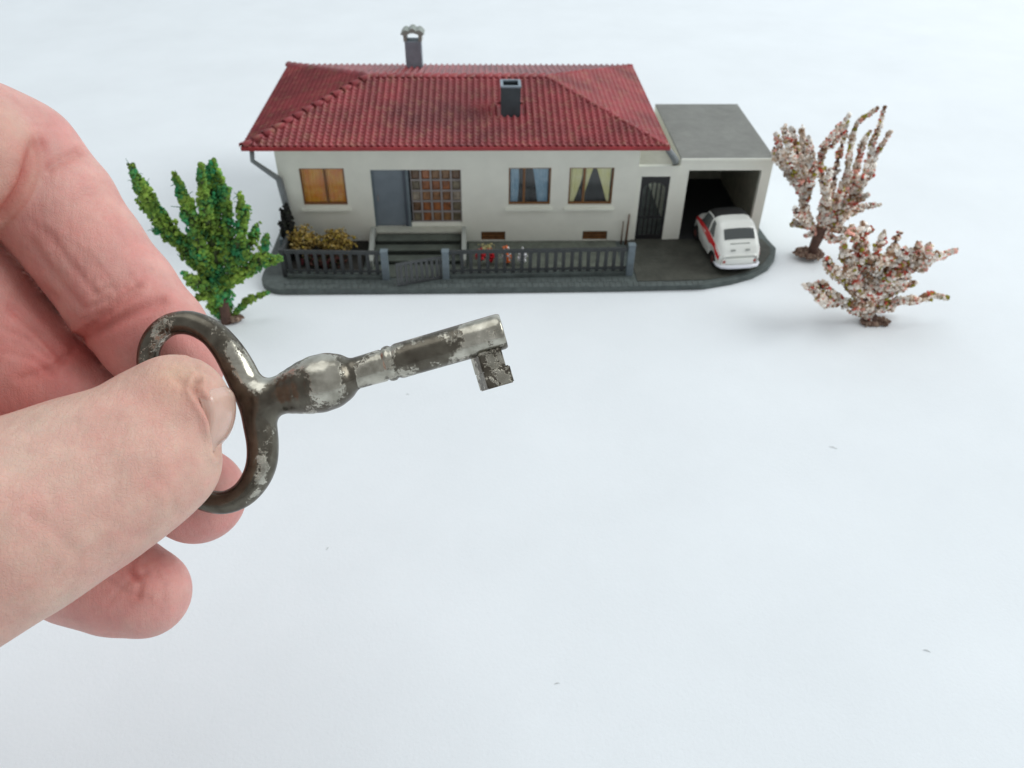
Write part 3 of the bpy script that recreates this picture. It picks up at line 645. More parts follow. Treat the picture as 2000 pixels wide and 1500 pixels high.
def tree(name, basept, label, cat, ox, oy, sc_, branches, y0, spread, pal, wts, gsize, dens, twigmat, trunkpts, strands=None, foot=None, pfield=False, group=None, twr=.25):
    t = thing(name, tuple(basept), label, cat, group)
    cen = []; siz = []; tg = G(); tw = []
    for bi, (pts, rs) in enumerate(branches):
        dy = random.uniform(-spread, spread)
        P = []
        for i, (u, v_) in enumerate(pts):
            fr = i / max(1, len(pts) - 1); P.append(ony(ox + u / sc_, oy + v_ / sc_, y0 + dy * (fr ** .8)))
        cmpx = np.linalg.norm(ony(ox, oy + 300, y0) - ony(ox + 1, oy + 300, y0))
        Rr = [r / sc_ * cmpx for r in rs]
        samp = resample(P, Rr, .04)
        tg.tube([p for p, r in samp[::4]] + [samp[-1][0]], [max(.018, r * twr) for p, r in samp[::4]] + [.015], 7)
        for p, r in samp:
            n = rng.poisson(dens * (r + .03))
            d = rng.normal(size=(n, 3)); d /= np.linalg.norm(d, axis=1)[:, None] + 1e-9
            rad = r * .80 * rng.uniform(.35, 1.0, (n, 1)) ** .5
            lump = 1 + .38 * math.sin(p[0] * 11 + bi * 2.1) * math.cos(p[2] * 9 + bi)
            cen.append(p + d * rad * lump * np.array([1, .8, 1])); siz.append(rng.uniform(*gsize, n))
    cen = np.concatenate(cen); siz = np.concatenate(siz)
    cl = np.floor(cen / .17).astype(np.int64); hk_ = (cl[:, 0] * 92837111 ^ cl[:, 1] * 689287499 ^ cl[:, 2] * 283923481) % 101; kp = hk_ > (10 if pfield else 7); cen = cen[kp]; siz = siz[kp]
    cols = pick(pal, wts, len(cen))
    if not pfield:
        cell = np.floor(cen / .15 + rng.uniform(-.35, .35, cen.shape)).astype(np.int64); hsh = (cell[:, 0] * 73856093 ^ cell[:, 1] * 19349663 ^ cell[:, 2] * 83492791) % 997
        tb = pick(pal, wts, 997); cols = tb[hsh] * rng.uniform(.8, 1.2, (len(cen), 1)); own_ = rng.uniform(size=len(cen)) < .3; cols[own_] = pick(pal, wts, int(own_.sum()))
    if pfield:
        fld = np.sin(cen[:, 0] * 4.3 + 2 * np.sin(cen[:, 2] * 2.1)) * np.cos(cen[:, 2] * 3.3 + cen[:, 1] * 2) + .35 * rng.normal(size=len(cen))
        A_, B_, C_ = np.array([.13, .25, .04]), np.array([.035, .23, .09]), np.array([.24, .37, .06])
        w1_ = np.clip(fld, 0, 1)[:, None]; w2_ = np.clip(-fld, 0, 1)[:, None]
        cols = (A_ * (1 - w1_ - w2_) + B_ * w1_ + C_ * w2_ * .9) * rng.uniform(.72, 1.3, (len(cen), 1))
        wd_ = (rng.uniform(size=len(cen)) < .10)[:, None]; cols = np.where(wd_, cols * .45, cols)
    # patches of one kind of flock
    ph = np.sin(cen[:, 0] * 3.1 + 1.3) * np.cos(cen[:, 2] * 3.7) ; cols *= (1 + .28 * ph)[:, None]
    granules('crown', cen, siz, cols, t)
    part('branches', tg, twigmat, t, smooth=True)
    part('trunk', G().tube([ony(ox + u / sc_, oy + v_ / sc_, y0) for u, v_, r in trunkpts], [r / sc_ * cmpx for u, v_, r in trunkpts], 10), 'twig', t, smooth=True)
    if foot:
        (fu, fv, fw, fh) = foot; fc = ony(ox + fu / sc_, oy + fv / sc_, y0); n = 260
        d = rng.normal(size=(n, 3)); d /= np.linalg.norm(d, axis=1)[:, None]; d[:, 2] = np.abs(d[:, 2])
        cc_ = fc + d * np.array([fw / sc_ * cmpx, fh / sc_ * cmpx * 1.2, .10]) * rng.uniform(.5, 1, (n, 1)); cc_[:, 2] = np.maximum(cc_[:, 2], TZ + .05)
        granules('foot', cc_, rng.uniform(.04, .10, n), pick([(.20, .13, .10), (.30, .22, .17), (.12, .07, .05)], [3, 2, 2], n), t)
    if strands:
        n = strands; sg = G(); idx = rng.choice(len(cen), n)
        for i in idx:
            p = Vector(cen[i]); d = Vector(rng.normal(size=3)); d.z += 1.1; d.x -= .3; d.normalize(); L_ = random.uniform(.12, .34); q = p + d * L_
            sg.tube([p - d * L_ * .4, p + Vector(rng.normal(size=3)) * .02, q], [.014, .018, .008], 4)
        part('fibres', sg, 'fibre', t)['kind'] = 'stuff'
    return t
MT['fibre'] = mat('teal_fibre', (.02, .17, .085), .6, var=.4, vscale=2)
GB = [([(830, 1300), (720, 980), (560, 760), (400, 600), (260, 380), (145, 130)], [60, 60, 90, 105, 90, 14]),
      ([(340, 560), (250, 330), (160, 190)], [60, 60, 30]),
      ([(800, 1050), (700, 820), (640, 600), (570, 420), (520, 280), (487, 190)], [60, 80, 70, 58, 42, 10]),
      ([(650, 640), (620, 480), (610, 400)], [60, 50, 25]),
      ([(850, 1150), (820, 950), (800, 750), (780, 500), (770, 300), (795, 95)], [70, 90, 110, 105, 85, 22]),
      ([(760, 600), (720, 400), (700, 120)], [80, 55, 18]), ([(900, 900), (920, 650), (880, 400), (840, 180)], [60, 65, 60, 20]),
      ([(880, 420), (920, 310)], [20, 22]),
      ([(880, 1150), (970, 850), (1020, 650), (1035, 480), (1002, 355)], [40, 60, 66, 55, 14]),
      ([(1000, 830), (1110, 740), (1150, 590)], [55, 50, 32]), ([(1120, 900), (1195, 850), (1218, 690)], [50, 45, 22]),
      ([(900, 1090), (1050, 960), (1190, 900), (1330, 865)], [45, 70, 70, 22]), ([(1000, 900), (1080, 830)], [50, 50]),
      ([(870, 1130), (760, 1090), (660, 1060), (560, 990)], [90, 95, 80, 22]), ([(860, 1200), (760, 1180), (700, 1160)], [80, 50, 50]),
      ([(880, 1130), (870, 1230), (900, 1340)], [85, 85, 60]), ([(770, 1240), (800, 1250)], [40, 50]),
      ([(700, 1180), (620, 1215)], [25, 12]), ([(960, 1310), (1080, 1195), (1235, 1135)], [22, 40, 8])]
tree('model_tree', ony(450, 632, 24.0), 'green model tree with upright flocked limbs standing left of the model house', 'model tree', 220, 290, 4.053, GB, 24.0, .7,
     [(.17, .26, .035), (.10, .19, .025), (.25, .36, .05), (.05, .20, .07), (.34, .31, .05), (.06, .09, .02)], [5, 5, 3, 2, 1, 2], (.04, .095), 34, 'greentwig',
     [(905, 1410, 50), (905, 1340, 50), (880, 1250, 42), (860, 1100, 36)], strands=420, foot=(950, 1345, 90, 30), twr=.42, pfield=True)
BP = [(.80, .72, .64), (.62, .50, .40), (.26, .14, .08), (.50, .09, .06), (.74, .38, .31), (.33, .29, .04), (.44, .32, .22), (.88, .84, .78)]
BW = [6, 3, 2.4, 1.3, 2.2, 1.1, 2.0, 4]
BB = [([(360, 880), (290, 740), (275, 600), (190, 470), (120, 420), (95, 350)], [20, 32, 36, 34, 26, 14]),
      ([(270, 600), (200, 500), (150, 400), (110, 250)], [30, 34, 32, 14]), ([(270, 590), (215, 440), (190, 330), (160, 215)], [30, 36, 34, 16]),
      ([(280, 600), (250, 450), (230, 330), (205, 225)], [30, 34, 30, 14]), ([(290, 600), (290, 450), (275, 330), (270, 215)], [28, 32, 26, 12]),
      ([(300, 640), (340, 480), (320, 360), (310, 270)], [26, 28, 24, 12]), ([(330, 830), (240, 790), (205, 812)], [28, 28, 10]), ([(330, 860), (290, 880)], [20, 10]),
      ([(310, 780), (240, 740), (225, 700)], [26, 28, 12]),
      ([(380, 830), (410, 620), (380, 430), (405, 320), (500, 215), (560, 138)], [28, 28, 22, 20, 18, 9]),
      ([(400, 320), (450, 330), (520, 240), (545, 180)], [14, 18, 18, 9]),
      ([(420, 830), (450, 620), (480, 440), (520, 300), (545, 150)], [28, 26, 20, 18, 8]),
      ([(440, 820), (540, 590), (555, 400), (590, 210), (640, 160), (735, 95)], [28, 26, 19, 16, 15, 8]),
      ([(460, 830), (570, 640), (610, 440), (640, 310), (685, 232)], [28, 26, 22, 20, 9]),
      ([(460, 830), (600, 600), (680, 440), (700, 310), (745, 200), (772, 95)], [28, 26, 24, 20, 17, 9]),
      ([(480, 820), (640, 560), (700, 480), (700, 410), (760, 320), (810, 242)], [28, 24, 22, 18, 16, 8]),
      ([(440, 830), (560, 740), (640, 700), (745, 686)], [30, 28, 24, 8]), ([(440, 820), (560, 700), (640, 640), (665, 630)], [28, 28, 24, 12]),
      ([(400, 800), (430, 700), (420, 560), (440, 470)], [30, 28, 26, 16]), ([(400, 830), (470, 700), (520, 560), (560, 500)], [28, 28, 24, 16]),
      ([(400, 850), (460, 830), (560, 850), (640, 870)], [26, 30, 30, 12]), ([(390, 870), (480, 900), (540, 880)], [20, 24, 14])]
tree('blossom_tree', ony(1580, 500, 28.2), 'tall white and red flecked model tree standing just right of the garage', 'model tree', 1480, 180, 3.124, BB, 28.2, 1.0,
     BP, BW, (.038, .08), 42, 'twig', [(330, 1005, 34), (335, 960, 26), (365, 890, 32), (390, 820, 36)], foot=(310, 985, 95, 60), group='pale blossoming model trees', twr=.45)
SB = [([(690, 1370), (560, 1300), (430, 1240), (380, 1180), (300, 1185)], [34, 44, 46, 46, 24]), ([(500, 1280), (420, 1290), (340, 1210)], [34, 34, 22]),
      ([(680, 1330), (590, 1220), (500, 1120), (430, 1060), (418, 1010)], [34, 42, 44, 40, 14]),
      ([(670, 1300), (600, 1150), (540, 1010), (520, 920)], [34, 42, 42, 22]), ([(680, 1300), (650, 1120), (610, 980), (600, 890), (570, 820)], [34, 42, 38, 34, 16]),
      ([(690, 1280), (690, 1100), (640, 930), (650, 830), (640, 790)], [34, 40, 36, 30, 14]), ([(690, 1280), (710, 1080), (730, 950), (775, 855)], [36, 42, 34, 14]),
      ([(700, 1260), (780, 1080), (830, 940), (860, 865)], [36, 42, 36, 16]), ([(710, 1260), (830, 1080), (930, 980), (985, 925)], [38, 46, 36, 16]),
      ([(720, 1250), (880, 1090), (990, 980), (1055, 935)], [36, 44, 36, 20]), ([(740, 1240), (920, 1080), (1050, 1010), (1140, 990), (1210, 965)], [36, 44, 36, 28, 14]),
      ([(740, 1260), (860, 1190), (960, 1165)], [36, 44, 16]), ([(760, 1300), (880, 1270), (980, 1270), (1060, 1235), (1160, 1258)], [34, 38, 34, 26, 10]),
      ([(600, 1340), (700, 1310), (820, 1320)], [40, 48, 34]), ([(690, 1250), (760, 1150), (820, 1120), (900, 1130)], [40, 52, 52, 30]), ([(690, 1200), (720, 1080), (800, 1000), (900, 960)], [40, 50, 50, 30]), ([(620, 1180), (560, 1110), (470, 1120)], [44, 50, 30]), ([(600, 900), (560, 860), (640, 850), (690, 840)], [26, 32, 32, 20]), ([(560, 1190), (640, 1160), (700, 1180)], [40, 46, 36]),
      ([(1000, 1080), (1040, 1040), (1040, 960)], [24, 28, 14])]
tree('blossom_bush', ony(1705, 632, 23.6), 'low spreading white and red flecked model bush in front of the tall blossoming tree', 'model bush', 1480, 180, 3.124, SB, 23.6, .8,
     BP, [6, 3, 3, 1.5, 2, 1.5, 2, 4], (.042, .088), 42, 'twig', [(700, 1400, 24), (702, 1385, 26), (704, 1362, 24)], foot=(710, 1400, 105, 40), group='pale blossoming model trees', twr=.35)

def shrub(px0, px1, py0, py1, y, label, pal, wts, n, name='shrub', cat='shrub', gs=(.025, .07), group=None):
    c = ony((px0 + px1) / 2, py1, y); t = thing(name, (c[0], y, max(0, c[2])), label, cat, group)
    tp = ony((px0 + px1) / 2, py0, y); hw = abs(ony(px1, py1, y)[0] - ony(px0, py1, y)[0]) / 2; hh = (tp[2] - c[2]) / 2; mid = (c + tp) / 2
    d = rng.normal(size=(n, 3)); d /= np.linalg.norm(d, axis=1)[:, None]; rr = rng.uniform(.3, 1, (n, 1)) ** .5
    cen = mid + d * rr * np.array([hw, min(hw, .5), hh]) * (1 + .3 * np.sin(d[:, :1] * 9 + d[:, 2:] * 7))
    granules('leaves', cen, rng.uniform(*gs, n), pick(pal, wts, n), t)
    g = G()
    for k in range(5): g.tube([(c[0] + .03 * k - .06, y, c[2] - .05), (mid[0] + (k - 2) * hw * .35, y + random.uniform(-.1, .1), mid[2] + hh * .3)], [.03, .012], 5)
    part('stems', g, 'twig', t)
    return t
YP = [(.36, .25, .07), (.24, .16, .04), (.42, .33, .14), (.14, .09, .02), (.36, .27, .05)]
shrub(566, 618, 446, 494, 28.0, 'yellow ochre shrub nearest the downpipe behind the short fence', YP, [3, 3, 2, 2, 2], 620, group='yellow shrubs below the orange window')
shrub(622, 692, 452, 494, 28.0, 'yellow ochre shrub nearer the porch behind the short fence', YP, [3, 3, 2, 2, 2], 700, group='yellow shrubs below the orange window')
shrub(590, 680, 494, 515, 27.4, 'dark maroon low plants behind the short picket fence', [(.05, .02, .015), (.08, .015, .02), (.03, .03, .012)], [3, 1, 2], 420, 'low_plants', 'plants')
shrub(929, 948, 488, 507, 27.3, 'red flower clump left in the bed behind the long fence', [(.55, .02, .03), (.75, .35, .33), (.4, .01, .02)], [4, 1, 2], 120, 'flower', 'flower', (.03, .06), 'flowers behind the long fence')
shrub(950, 966, 489, 510, 27.3, 'deep red flower clump right beside the other red one', [(.50, .01, .02), (.35, .01, .015)], [4, 2], 120, 'flower', 'flower', (.03, .06), 'flowers behind the long fence')
shrub(980, 997, 484, 514, 27.3, 'orange and white flower between the red clumps and white flower', [(.75, .16, .03), (.85, .85, .85), (.8, .3, .1)], [3, 3, 1], 130, 'flower', 'flower', (.03, .06), 'flowers behind the long fence')
shrub(1013, 1028, 487, 510, 27.3, 'pure white flower rightmost in the bed behind the long fence', [(.85, .86, .88), (.6, .6, .6)], [4, 1], 120, 'flower', 'flower', (.03, .06), 'flowers behind the long fence')
shrub(935, 965, 480, 488, 27.7, 'pale yellow blossoms just above the red flower clumps', [(.55, .5, .25), (.35, .33, .12)], [2, 1], 80, 'flower', 'flower', (.02, .045), 'flowers behind the long fence')
shrub(554, 580, 410, 520, 28.6, 'tall narrow dark climber hugging the downpipe at the left corner', [(.02, .02, .018), (.03, .035, .025), (.015, .015, .015)], [3, 2, 2], 2400, 'climbing_plant', 'plant', (.04, .09))
st = thing('garden_stake', (5.72, 29.0, 0), 'thin olive stake leaning on the wall beside the passage', 'stake')
part('stick', G().tube([(5.70, 28.95, .0), (5.76, 29.1, 1.25)], [.05, .035], 7), 'darkwood', st, smooth=True)
part('stick', G().tube([(5.52, 28.98, .0), (5.55, 29.1, .95)], [.035, .02], 7), 'darkwood', st, smooth=True)

# ------------------------------------------------------------------ toy car (local: y forward, x right, z up; origin under the rear bumper centre)
car = thing('toy_car', (9.66, 26.66, .03), 'white miniature car with red side stripe reversing out of the garage', 'toy car', rot=(0, 0, math.radians(6.0)))
car.scale = (1.05, 1.05, 1.04)
car['label'] = 'white miniature car with a red side stripe parked half inside the garage'
W2, LC = .80, 3.25
def lerp(x, tab): return float(np.interp(x, [t[0] for t in tab], [t[1] for t in tab]))
def smoothtab(tab, n=60):
    xs = np.linspace(tab[0][0], tab[-1][0], 400); ys = np.interp(xs, [t[0] for t in tab], [t[1] for t in tab])
    k = np.ones(17) / 17; yp = np.pad(ys, 8, mode='edge'); ys = np.convolve(yp, k, 'valid'); return list(zip(xs, ys))
TOP = smoothtab([(0, .62), (.05, .80), (.14, 1.00), (.26, 1.12), (.60, 1.52), (.84, 1.65), (1.5, 1.69), (2.0, 1.62), (2.5, 1.08), (2.9, .97), (3.12, .80), (3.25, .50)])
BELT = smoothtab([(0, .54), (.12, .78), (.40, .94), (1.5, .96), (2.5, .90), (3.0, .78), (3.25, .48)])
HWD = smoothtab([(0, .66), (.08, .76), (.3, .84), (1.6, .85), (2.7, .77), (3.05, .68), (3.25, .46)])
RFW = smoothtab([(0, .60), (.4, .70), (.95, .69), (1.9, .64), (2.5, .60), (3.0, .52), (3.25, .36)])
WY = (.62, 2.62)
def bot(y):
    z = .26
    for wy in WY:
        d = abs(y - wy)
        if d < .36: z = max(z, .22 + .36 * math.sqrt(max(0, 1 - (d / .36) ** 2)))
    return z
def sect(y, t):     # t 0..1 left bottom -> over the top -> right bottom
    s = 1 if t > .5 else -1; u = 1 - abs(t - .5) * 2      # u 0 at bottom, 1 at centre top
    hw, bz, tz, rw, z0 = lerp(y, HWD), lerp(y, BELT), lerp(y, TOP), lerp(y, RFW), bot(y)
    bz = min(bz, tz - .02)
    pts = [(.94 * hw, z0), (hw, z0 + (bz - z0) * .45), (hw * .985, bz - .04), (hw * .95, bz), (rw + (hw - rw) * .25, bz + (tz - bz) * .62), (rw * .93, bz + (tz - bz) * .90), (rw * .62, tz - .012), (0, tz)]
    kn = [0, .18, .36, .42, .62, .74, .84, 1.0]
    return (s * float(np.interp(u, kn, [p[0] for p in pts])), y, float(np.interp(u, kn, [p[1] for p in pts])))
def carpatch(y0, y1, t0, t1, ny, nt, off, name, m, skew=None, thick=.012):
    grid = np.zeros((ny + 1, nt + 1, 3))
    for i in range(ny + 1):
        for j in range(nt + 1):
            y = y0 + (y1 - y0) * i / ny; t = t0 + (t1 - t0) * j / nt
            if skew: y, t = skew(i / ny, j / nt)
            e = 1e-2; p = np.array(sect(y, t)); a = np.array(sect(min(LC, y + e), t)) - np.array(sect(max(0, y - e), t)); b = np.array(sect(y, min(1, t + e))) - np.array(sect(y, max(0, t - e)))
            n_ = np.cross(b, a); ln = np.linalg.norm(n_) + 1e-9; n_ = n_ / ln
            if n_[2] * 1 + n_[0] * np.sign(p[0]) < 0 : n_ = -n_
            grid[i, j] = p + n_ * off
    g = G(); v = grid.reshape(-1, 3).tolist(); f = [(i * (nt + 1) + j, i * (nt + 1) + j + 1, (i + 1) * (nt + 1) + j + 1, (i + 1) * (nt + 1) + j) for i in range(ny) for j in range(nt)]
    g.add(v, f); me = g.mesh(name, smooth=True); bm = bmesh.new(); bm.from_mesh(me); bmesh.ops.recalc_face_normals(bm, faces=bm.faces); bm.to_mesh(me); bm.free()
    me.polygons.foreach_set('use_smooth', [True] * len(me.polygons))
    o = part(name, me, m, car, local=True); return o
NY, NT = 70, 48
g = G(); v = [sect(LC * i / NY, j / NT) for i in range(NY + 1) for j in range(NT + 1)]
f = [(i * (NT + 1) + j, i * (NT + 1) + j + 1, (i + 1) * (NT + 1) + j + 1, (i + 1) * (NT + 1) + j) for i in range(NY) for j in range(NT)]
f += [tuple(range(NT + 1)), tuple(NY * (NT + 1) + j for j in range(NT, -1, -1))]
g.add(v, f); me = g.mesh('body', smooth=True)
body = part('body', me, 'carwhite', car, local=True)
part('underside', B(-.60, .60, .15, 3.1, .16, .40), 'carblack', car, local=True)
carpatch(.55, .86, .40, .60, 8, 10, .012, 'rear_window', 'carglass', skew=lambda a, b: (.33 + .26 * a, .5 + (b - .5) * (.225 - .01 * a)))
carpatch(1.30, 2.0, .36, .64, 10, 14, .012, 'soft_top', 'carblack')
carpatch(2.06, 2.45, .38, .62, 8, 10, .010, 'windscreen', 'carglass')
for s in (0, 1):
    def sk(y0, y1, ya, yb):
        def F(a, b, s=s):
            u = .235 + (.345 - .235) * b; y = (y0 + (y1 - y0) * a) * (1 - b) + (ya + (yb - ya) * a) * b
            t = u if s == 0 else 1 - u; return (y, t)
        return F
    carpatch(0, 1, 0, 1, 8, 6, .010, 'side_window', 'carglass', skew=sk(1.36, 2.32, 1.36, 1.98))
    carpatch(0, 1, 0, 1, 8, 6, .010, 'side_window', 'carglass', skew=sk(.78, 1.24, 1.0, 1.24))
    def stp(a, b, s=s):
        y = .10 + (3.0 - .10) * a; wd = .10 - .035 * a; u = .150 + .065 * min(1, a * 1.5) + wd * (b - .5) ; t = u if s == 0 else 1 - u; return (y, t)
    carpatch(0, 1, 0, 1, 30, 2, .008, 'side_stripe', 'carred', skew=stp)
    xs_ = -1 if s == 0 else 1
    tl = part('tail_lamp', G().tube([(xs_ * .56, .10, .48), (xs_ * .57, -.015, .47)], [.065, .05], 10), 'lamp', car, smooth=False, local=True)
    for wy in WY:
        wh = part('wheel', G().tube([(xs_ * .56, wy, .27), (xs_ * .60, wy, .27), (xs_ * .76, wy, .27), (xs_ * .775, wy, .27)], [.24, .27, .27, .24], 20), 'tyre', car, local=True)
        part('rim', G().tube([(xs_ * .77, wy, .27), (xs_ * .785, wy, .27)], [.15, .12], 16), 'rim', wh, local=True)
bpts = [(-.80, .35, .30), (-.77, .10, .30), (-.66, -.04, .30), (-.4, -.10, .30), (0, -.115, .30), (.4, -.10, .30), (.66, -.04, .30), (.77, .10, .30), (.80, .35, .30)]
part('rear_bumper', G().tube(bpts, [.04, .06, .068, .07, .07, .07, .068, .06, .04], 10), 'bumper', car, smooth=True, local=True)
part('rear_panel', G().prism([(-.60, .012), (-.4, -.03), (0, -.045), (.4, -.03), (.60, .012), (.60, .12), (-.60, .12)], .30, .60), 'carwhite', car, bevel=.03, smooth=True, local=True)
part('front_bumper', G().tube([(-.6, 3.15, .30), (-.4, 3.28, .30), (.4, 3.28, .30), (.6, 3.15, .30)], .06, 10), 'bumper', car, smooth=True, local=True)
for xx in (-.27, .27):
    z_ = sect(.13, .5)[2]
    part('engine_vent', B(xx - .08, xx + .08, .05, .12, .86, .91), 'vent', car, bevel=.01, local=True)
part('lid_line', B(-.36, .36, .205, .24, 1.055, 1.09), 'vent', car, local=True)

# ------------------------------------------------------------------ signed distance modelling (key bow, hand)
def surface_nets(vol, o_, h):
    nx, ny, nz = vol.shape; ins = vol < 0
    cs = (nx - 1, ny - 1, nz - 1)
    sm = np.zeros(cs + (3,), np.float32); ct = np.zeros(cs, np.float32)
    def sl(dx, dy, dz): return (slice(dx, nx - 1 + dx), slice(dy, ny - 1 + dy), slice(dz, nz - 1 + dz))
    corners = [(0, 0, 0), (1, 0, 0), (0, 1, 0), (1, 1, 0), (0, 0, 1), (1, 0, 1), (0, 1, 1), (1, 1, 1)]
    cnt = sum(ins[sl(*c)].astype(np.int8) for c in corners); act = (cnt > 0) & (cnt < 8)
    ai = np.argwhere(act); idx = -np.ones(cs, np.int64); idx[act] = np.arange(len(ai))
    cv = {c: vol[ai[:, 0] + c[0], ai[:, 1] + c[1], ai[:, 2] + c[2]] for c in corners}
    S = np.zeros((len(ai), 3)); K = np.zeros(len(ai))
    for c in corners:
        for ax in range(3):
            if c[ax] == 0:
                d = list(c); d[ax] = 1; d = tuple(d); a, b = cv[c], cv[d]; m = (a < 0) != (b < 0)
                t = np.where(m, a / np.where(m, a - b, 1), 0)
                p = np.tile(np.array(c, float), (len(ai), 1)); p[:, ax] += t
                S += p * m[:, None]; K += m
    V = (ai + S / K[:, None]) * h + o_
    Q = []
    for ax in range(3):
        a1, a2 = (ax + 1) % 3, (ax + 2) % 3
        s0 = [slice(None)] * 3; s1 = [slice(None)] * 3; s0[ax] = slice(0, -1); s1[ax] = slice(1, None)
        ch_ = ins[tuple(s0)] != ins[tuple(s1)]; e = np.argwhere(ch_)
        ok = (e[:, a1] > 0) & (e[:, a2] > 0) & (e[:, a1] < vol.shape[a1] - 1) & (e[:, a2] < vol.shape[a2] - 1); e = e[ok]
        fl = ins[e[:, 0], e[:, 1], e[:, 2]]
        def cid(d1, d2):
            q = e.copy(); q[:, a1] += d1; q[:, a2] += d2; return idx[q[:, 0], q[:, 1], q[:, 2]]
        q = np.stack([cid(-1, -1), cid(0, -1), cid(0, 0), cid(-1, 0)], 1); q[~fl] = q[~fl][:, ::-1]; Q.append(q)
    return V, np.concatenate(Q)
def npmesh(name, V, Q):
    me = bpy.data.meshes.new(name); me.vertices.add(len(V)); me.vertices.foreach_set('co', V.astype(np.float32).ravel())
    me.loops.add(Q.size); me.loops.foreach_set('vertex_index', Q.astype(np.int32).ravel())
    me.polygons.add(len(Q)); me.polygons.foreach_set('loop_start', np.arange(0, Q.size, 4, dtype=np.int32)); me.polygons.foreach_set('loop_total', np.full(len(Q), 4, np.int32))
    me.update(); me.polygons.foreach_set('use_smooth', [True] * len(Q)); return me
def relax(V, Q, it):
    for _ in range(it):
        A = np.zeros_like(V); n = np.zeros(len(V))
        for k in range(4):
            a, b = Q[:, k], Q[:, (k + 1) % 4]
            for d in range(3): A[:, d] += np.bincount(a, V[b, d], len(V)) + np.bincount(b, V[a, d], len(V))
            n += np.bincount(a, minlength=len(V)) + np.bincount(b, minlength=len(V))
        V = V * .4 + .6 * A / n[:, None]
    return V
def cone(P, a, b, ra, rb):
    ab = b - a; t = np.clip(((P - a) @ ab) / (ab @ ab), 0, 1).astype(np.float32)
    q = P - a - t[..., None] * ab.astype(np.float32)
    return np.sqrt((q * q).sum(-1)) - (ra + (rb - ra) * t)
def smin(a, b, k):
    h_ = np.maximum(k - np.abs(a - b), 0) / k; return np.minimum(a, b) - h_ * h_ * k * .25

# ------------------------------------------------------------------ key
ZK = 11.5; KO = Lc(500, 792, ZK); kworld = dep(500, 792, ZK)
keyt = thing('key', tuple(kworld), 'old worn nickel key with kidney shaped bow held between thumb and finger', 'key', rot=FROT.to_euler())
S_ = ZK / FPX
def K(px, py, z=0.): return np.array([(px - 500) * S_, -(py - 792) * S_, z])
bow = [(500, 790, 33), (482, 752, 32), (463, 714, 31), (441, 679, 28.5), (412, 649, 26), (372, 631, 24), (333, 634, 22), (305, 655, 21.5), (291, 684, 21), (290, 720, 21),
       (300, 770, 21), (318, 825, 21), (336, 880, 21), (352, 925, 21), (372, 958, 21.5), (402, 977, 22), (440, 981, 23), (474, 966, 25), (498, 938, 27.5), (511, 905, 29.5), (513, 868, 30.5), (508, 830, 32)]
def catmull(p, n=5):
    p = np.array(p, float); m = len(p); out = []
    for i in range(m):
        a, b, c, d = p[(i - 1) % m], p[i], p[(i + 1) % m], p[(i + 2) % m]
        for k in range(n):
            t = k / n; out.append(.5 * ((2 * b) + (c - a) * t + (2 * a - 5 * b + 4 * c - d) * t * t + (3 * b - a - 3 * c + d) * t ** 3))
    return np.array(out)
bw_ = catmull(bow, 4)
hk = .022; lo = K(245, 1030, -.42); hi = K(705, 585, .42)
gx = [np.arange(lo[i], hi[i], hk, dtype=np.float32) for i in range(3)]
P = np.stack(np.meshgrid(*gx, indexing='ij'), -1)
D = np.full(P.shape[:3], 9, np.float32)
for i in range(len(bw_)):
    a, b = bw_[i], bw_[(i + 1) % len(bw_)]; D = np.minimum(D, cone(P, K(a[0], a[1]), K(b[0], b[1]), a[2] * S_ * 1.0, b[2] * S_))
# bulb and neck by profile around the shank axis
ax0 = np.array([664., 738.]); axd = np.array([316., -91.]); axd /= np.linalg.norm(axd)
def KA(s, r=0.): p = ax0 + axd * s; q = K(p[0], p[1]); return q
bul = [(-150, 40), (-130, 38), (-112, 39), (-95, 44), (-78, 49), (-60, 54), (-42, 57), (-26, 56), (-14, 51.5), (-6, 45), (1, 38), (6, 35), (12, 36.5), (18, 34), (24, 31), (40, 31)]
nb = None
for i in range(len(bul) - 1):
    c_ = cone(P, KA(bul[i][0]), KA(bul[i + 1][0]), bul[i][1] * S_, bul[i + 1][1] * S_); nb = c_ if nb is None else np.minimum(nb, c_)
D = smin(D, nb, .13)
V, Q = surface_nets(D, lo, hk); V = relax(V, Q, 2)
me = npmesh('bow', V, Q)
pxv = V[:, 0] / S_ + 500; pyv = -V[:, 1] / S_ + 792
wear_highlight = np.full(len(V), -.10)
def blob(x, y, r, a): 
    global wear_highlight
    wear_highlight += a * np.exp(-((pxv - x) ** 2 + (pyv - y) ** 2) / (2 * r * r))
for (x, y, r, a) in [(610, 708, 16, .12), (575, 735, 14, .08), (640, 712, 14, .12), (663, 735, 10, .14), (480, 700, 14, .2), (495, 728, 14, .22), (510, 752, 16, .2), (460, 672, 12, .18), (440, 650, 12, .1), (325, 628, 14, .14), (350, 622, 14, .12), (620, 712, 26, .2), (650, 725, 18, .16), (655, 770, 16, .1), (590, 770, 16, .04), (525, 905, 9, .15), (520, 930, 9, .15), (505, 960, 10, .12), (485, 985, 12, .08), (660, 745, 12, .1), (540, 740, 16, .1)]: blob(x, y, r, a)
def setattr_f(me, name, arr):
    at = me.attributes.new(name, 'FLOAT', 'POINT'); at.data.foreach_set('value', np.asarray(arr, np.float32))
setattr_f(me, 'wear_highlight', wear_highlight)
part('bow', me, 'key', keyt, local=True)
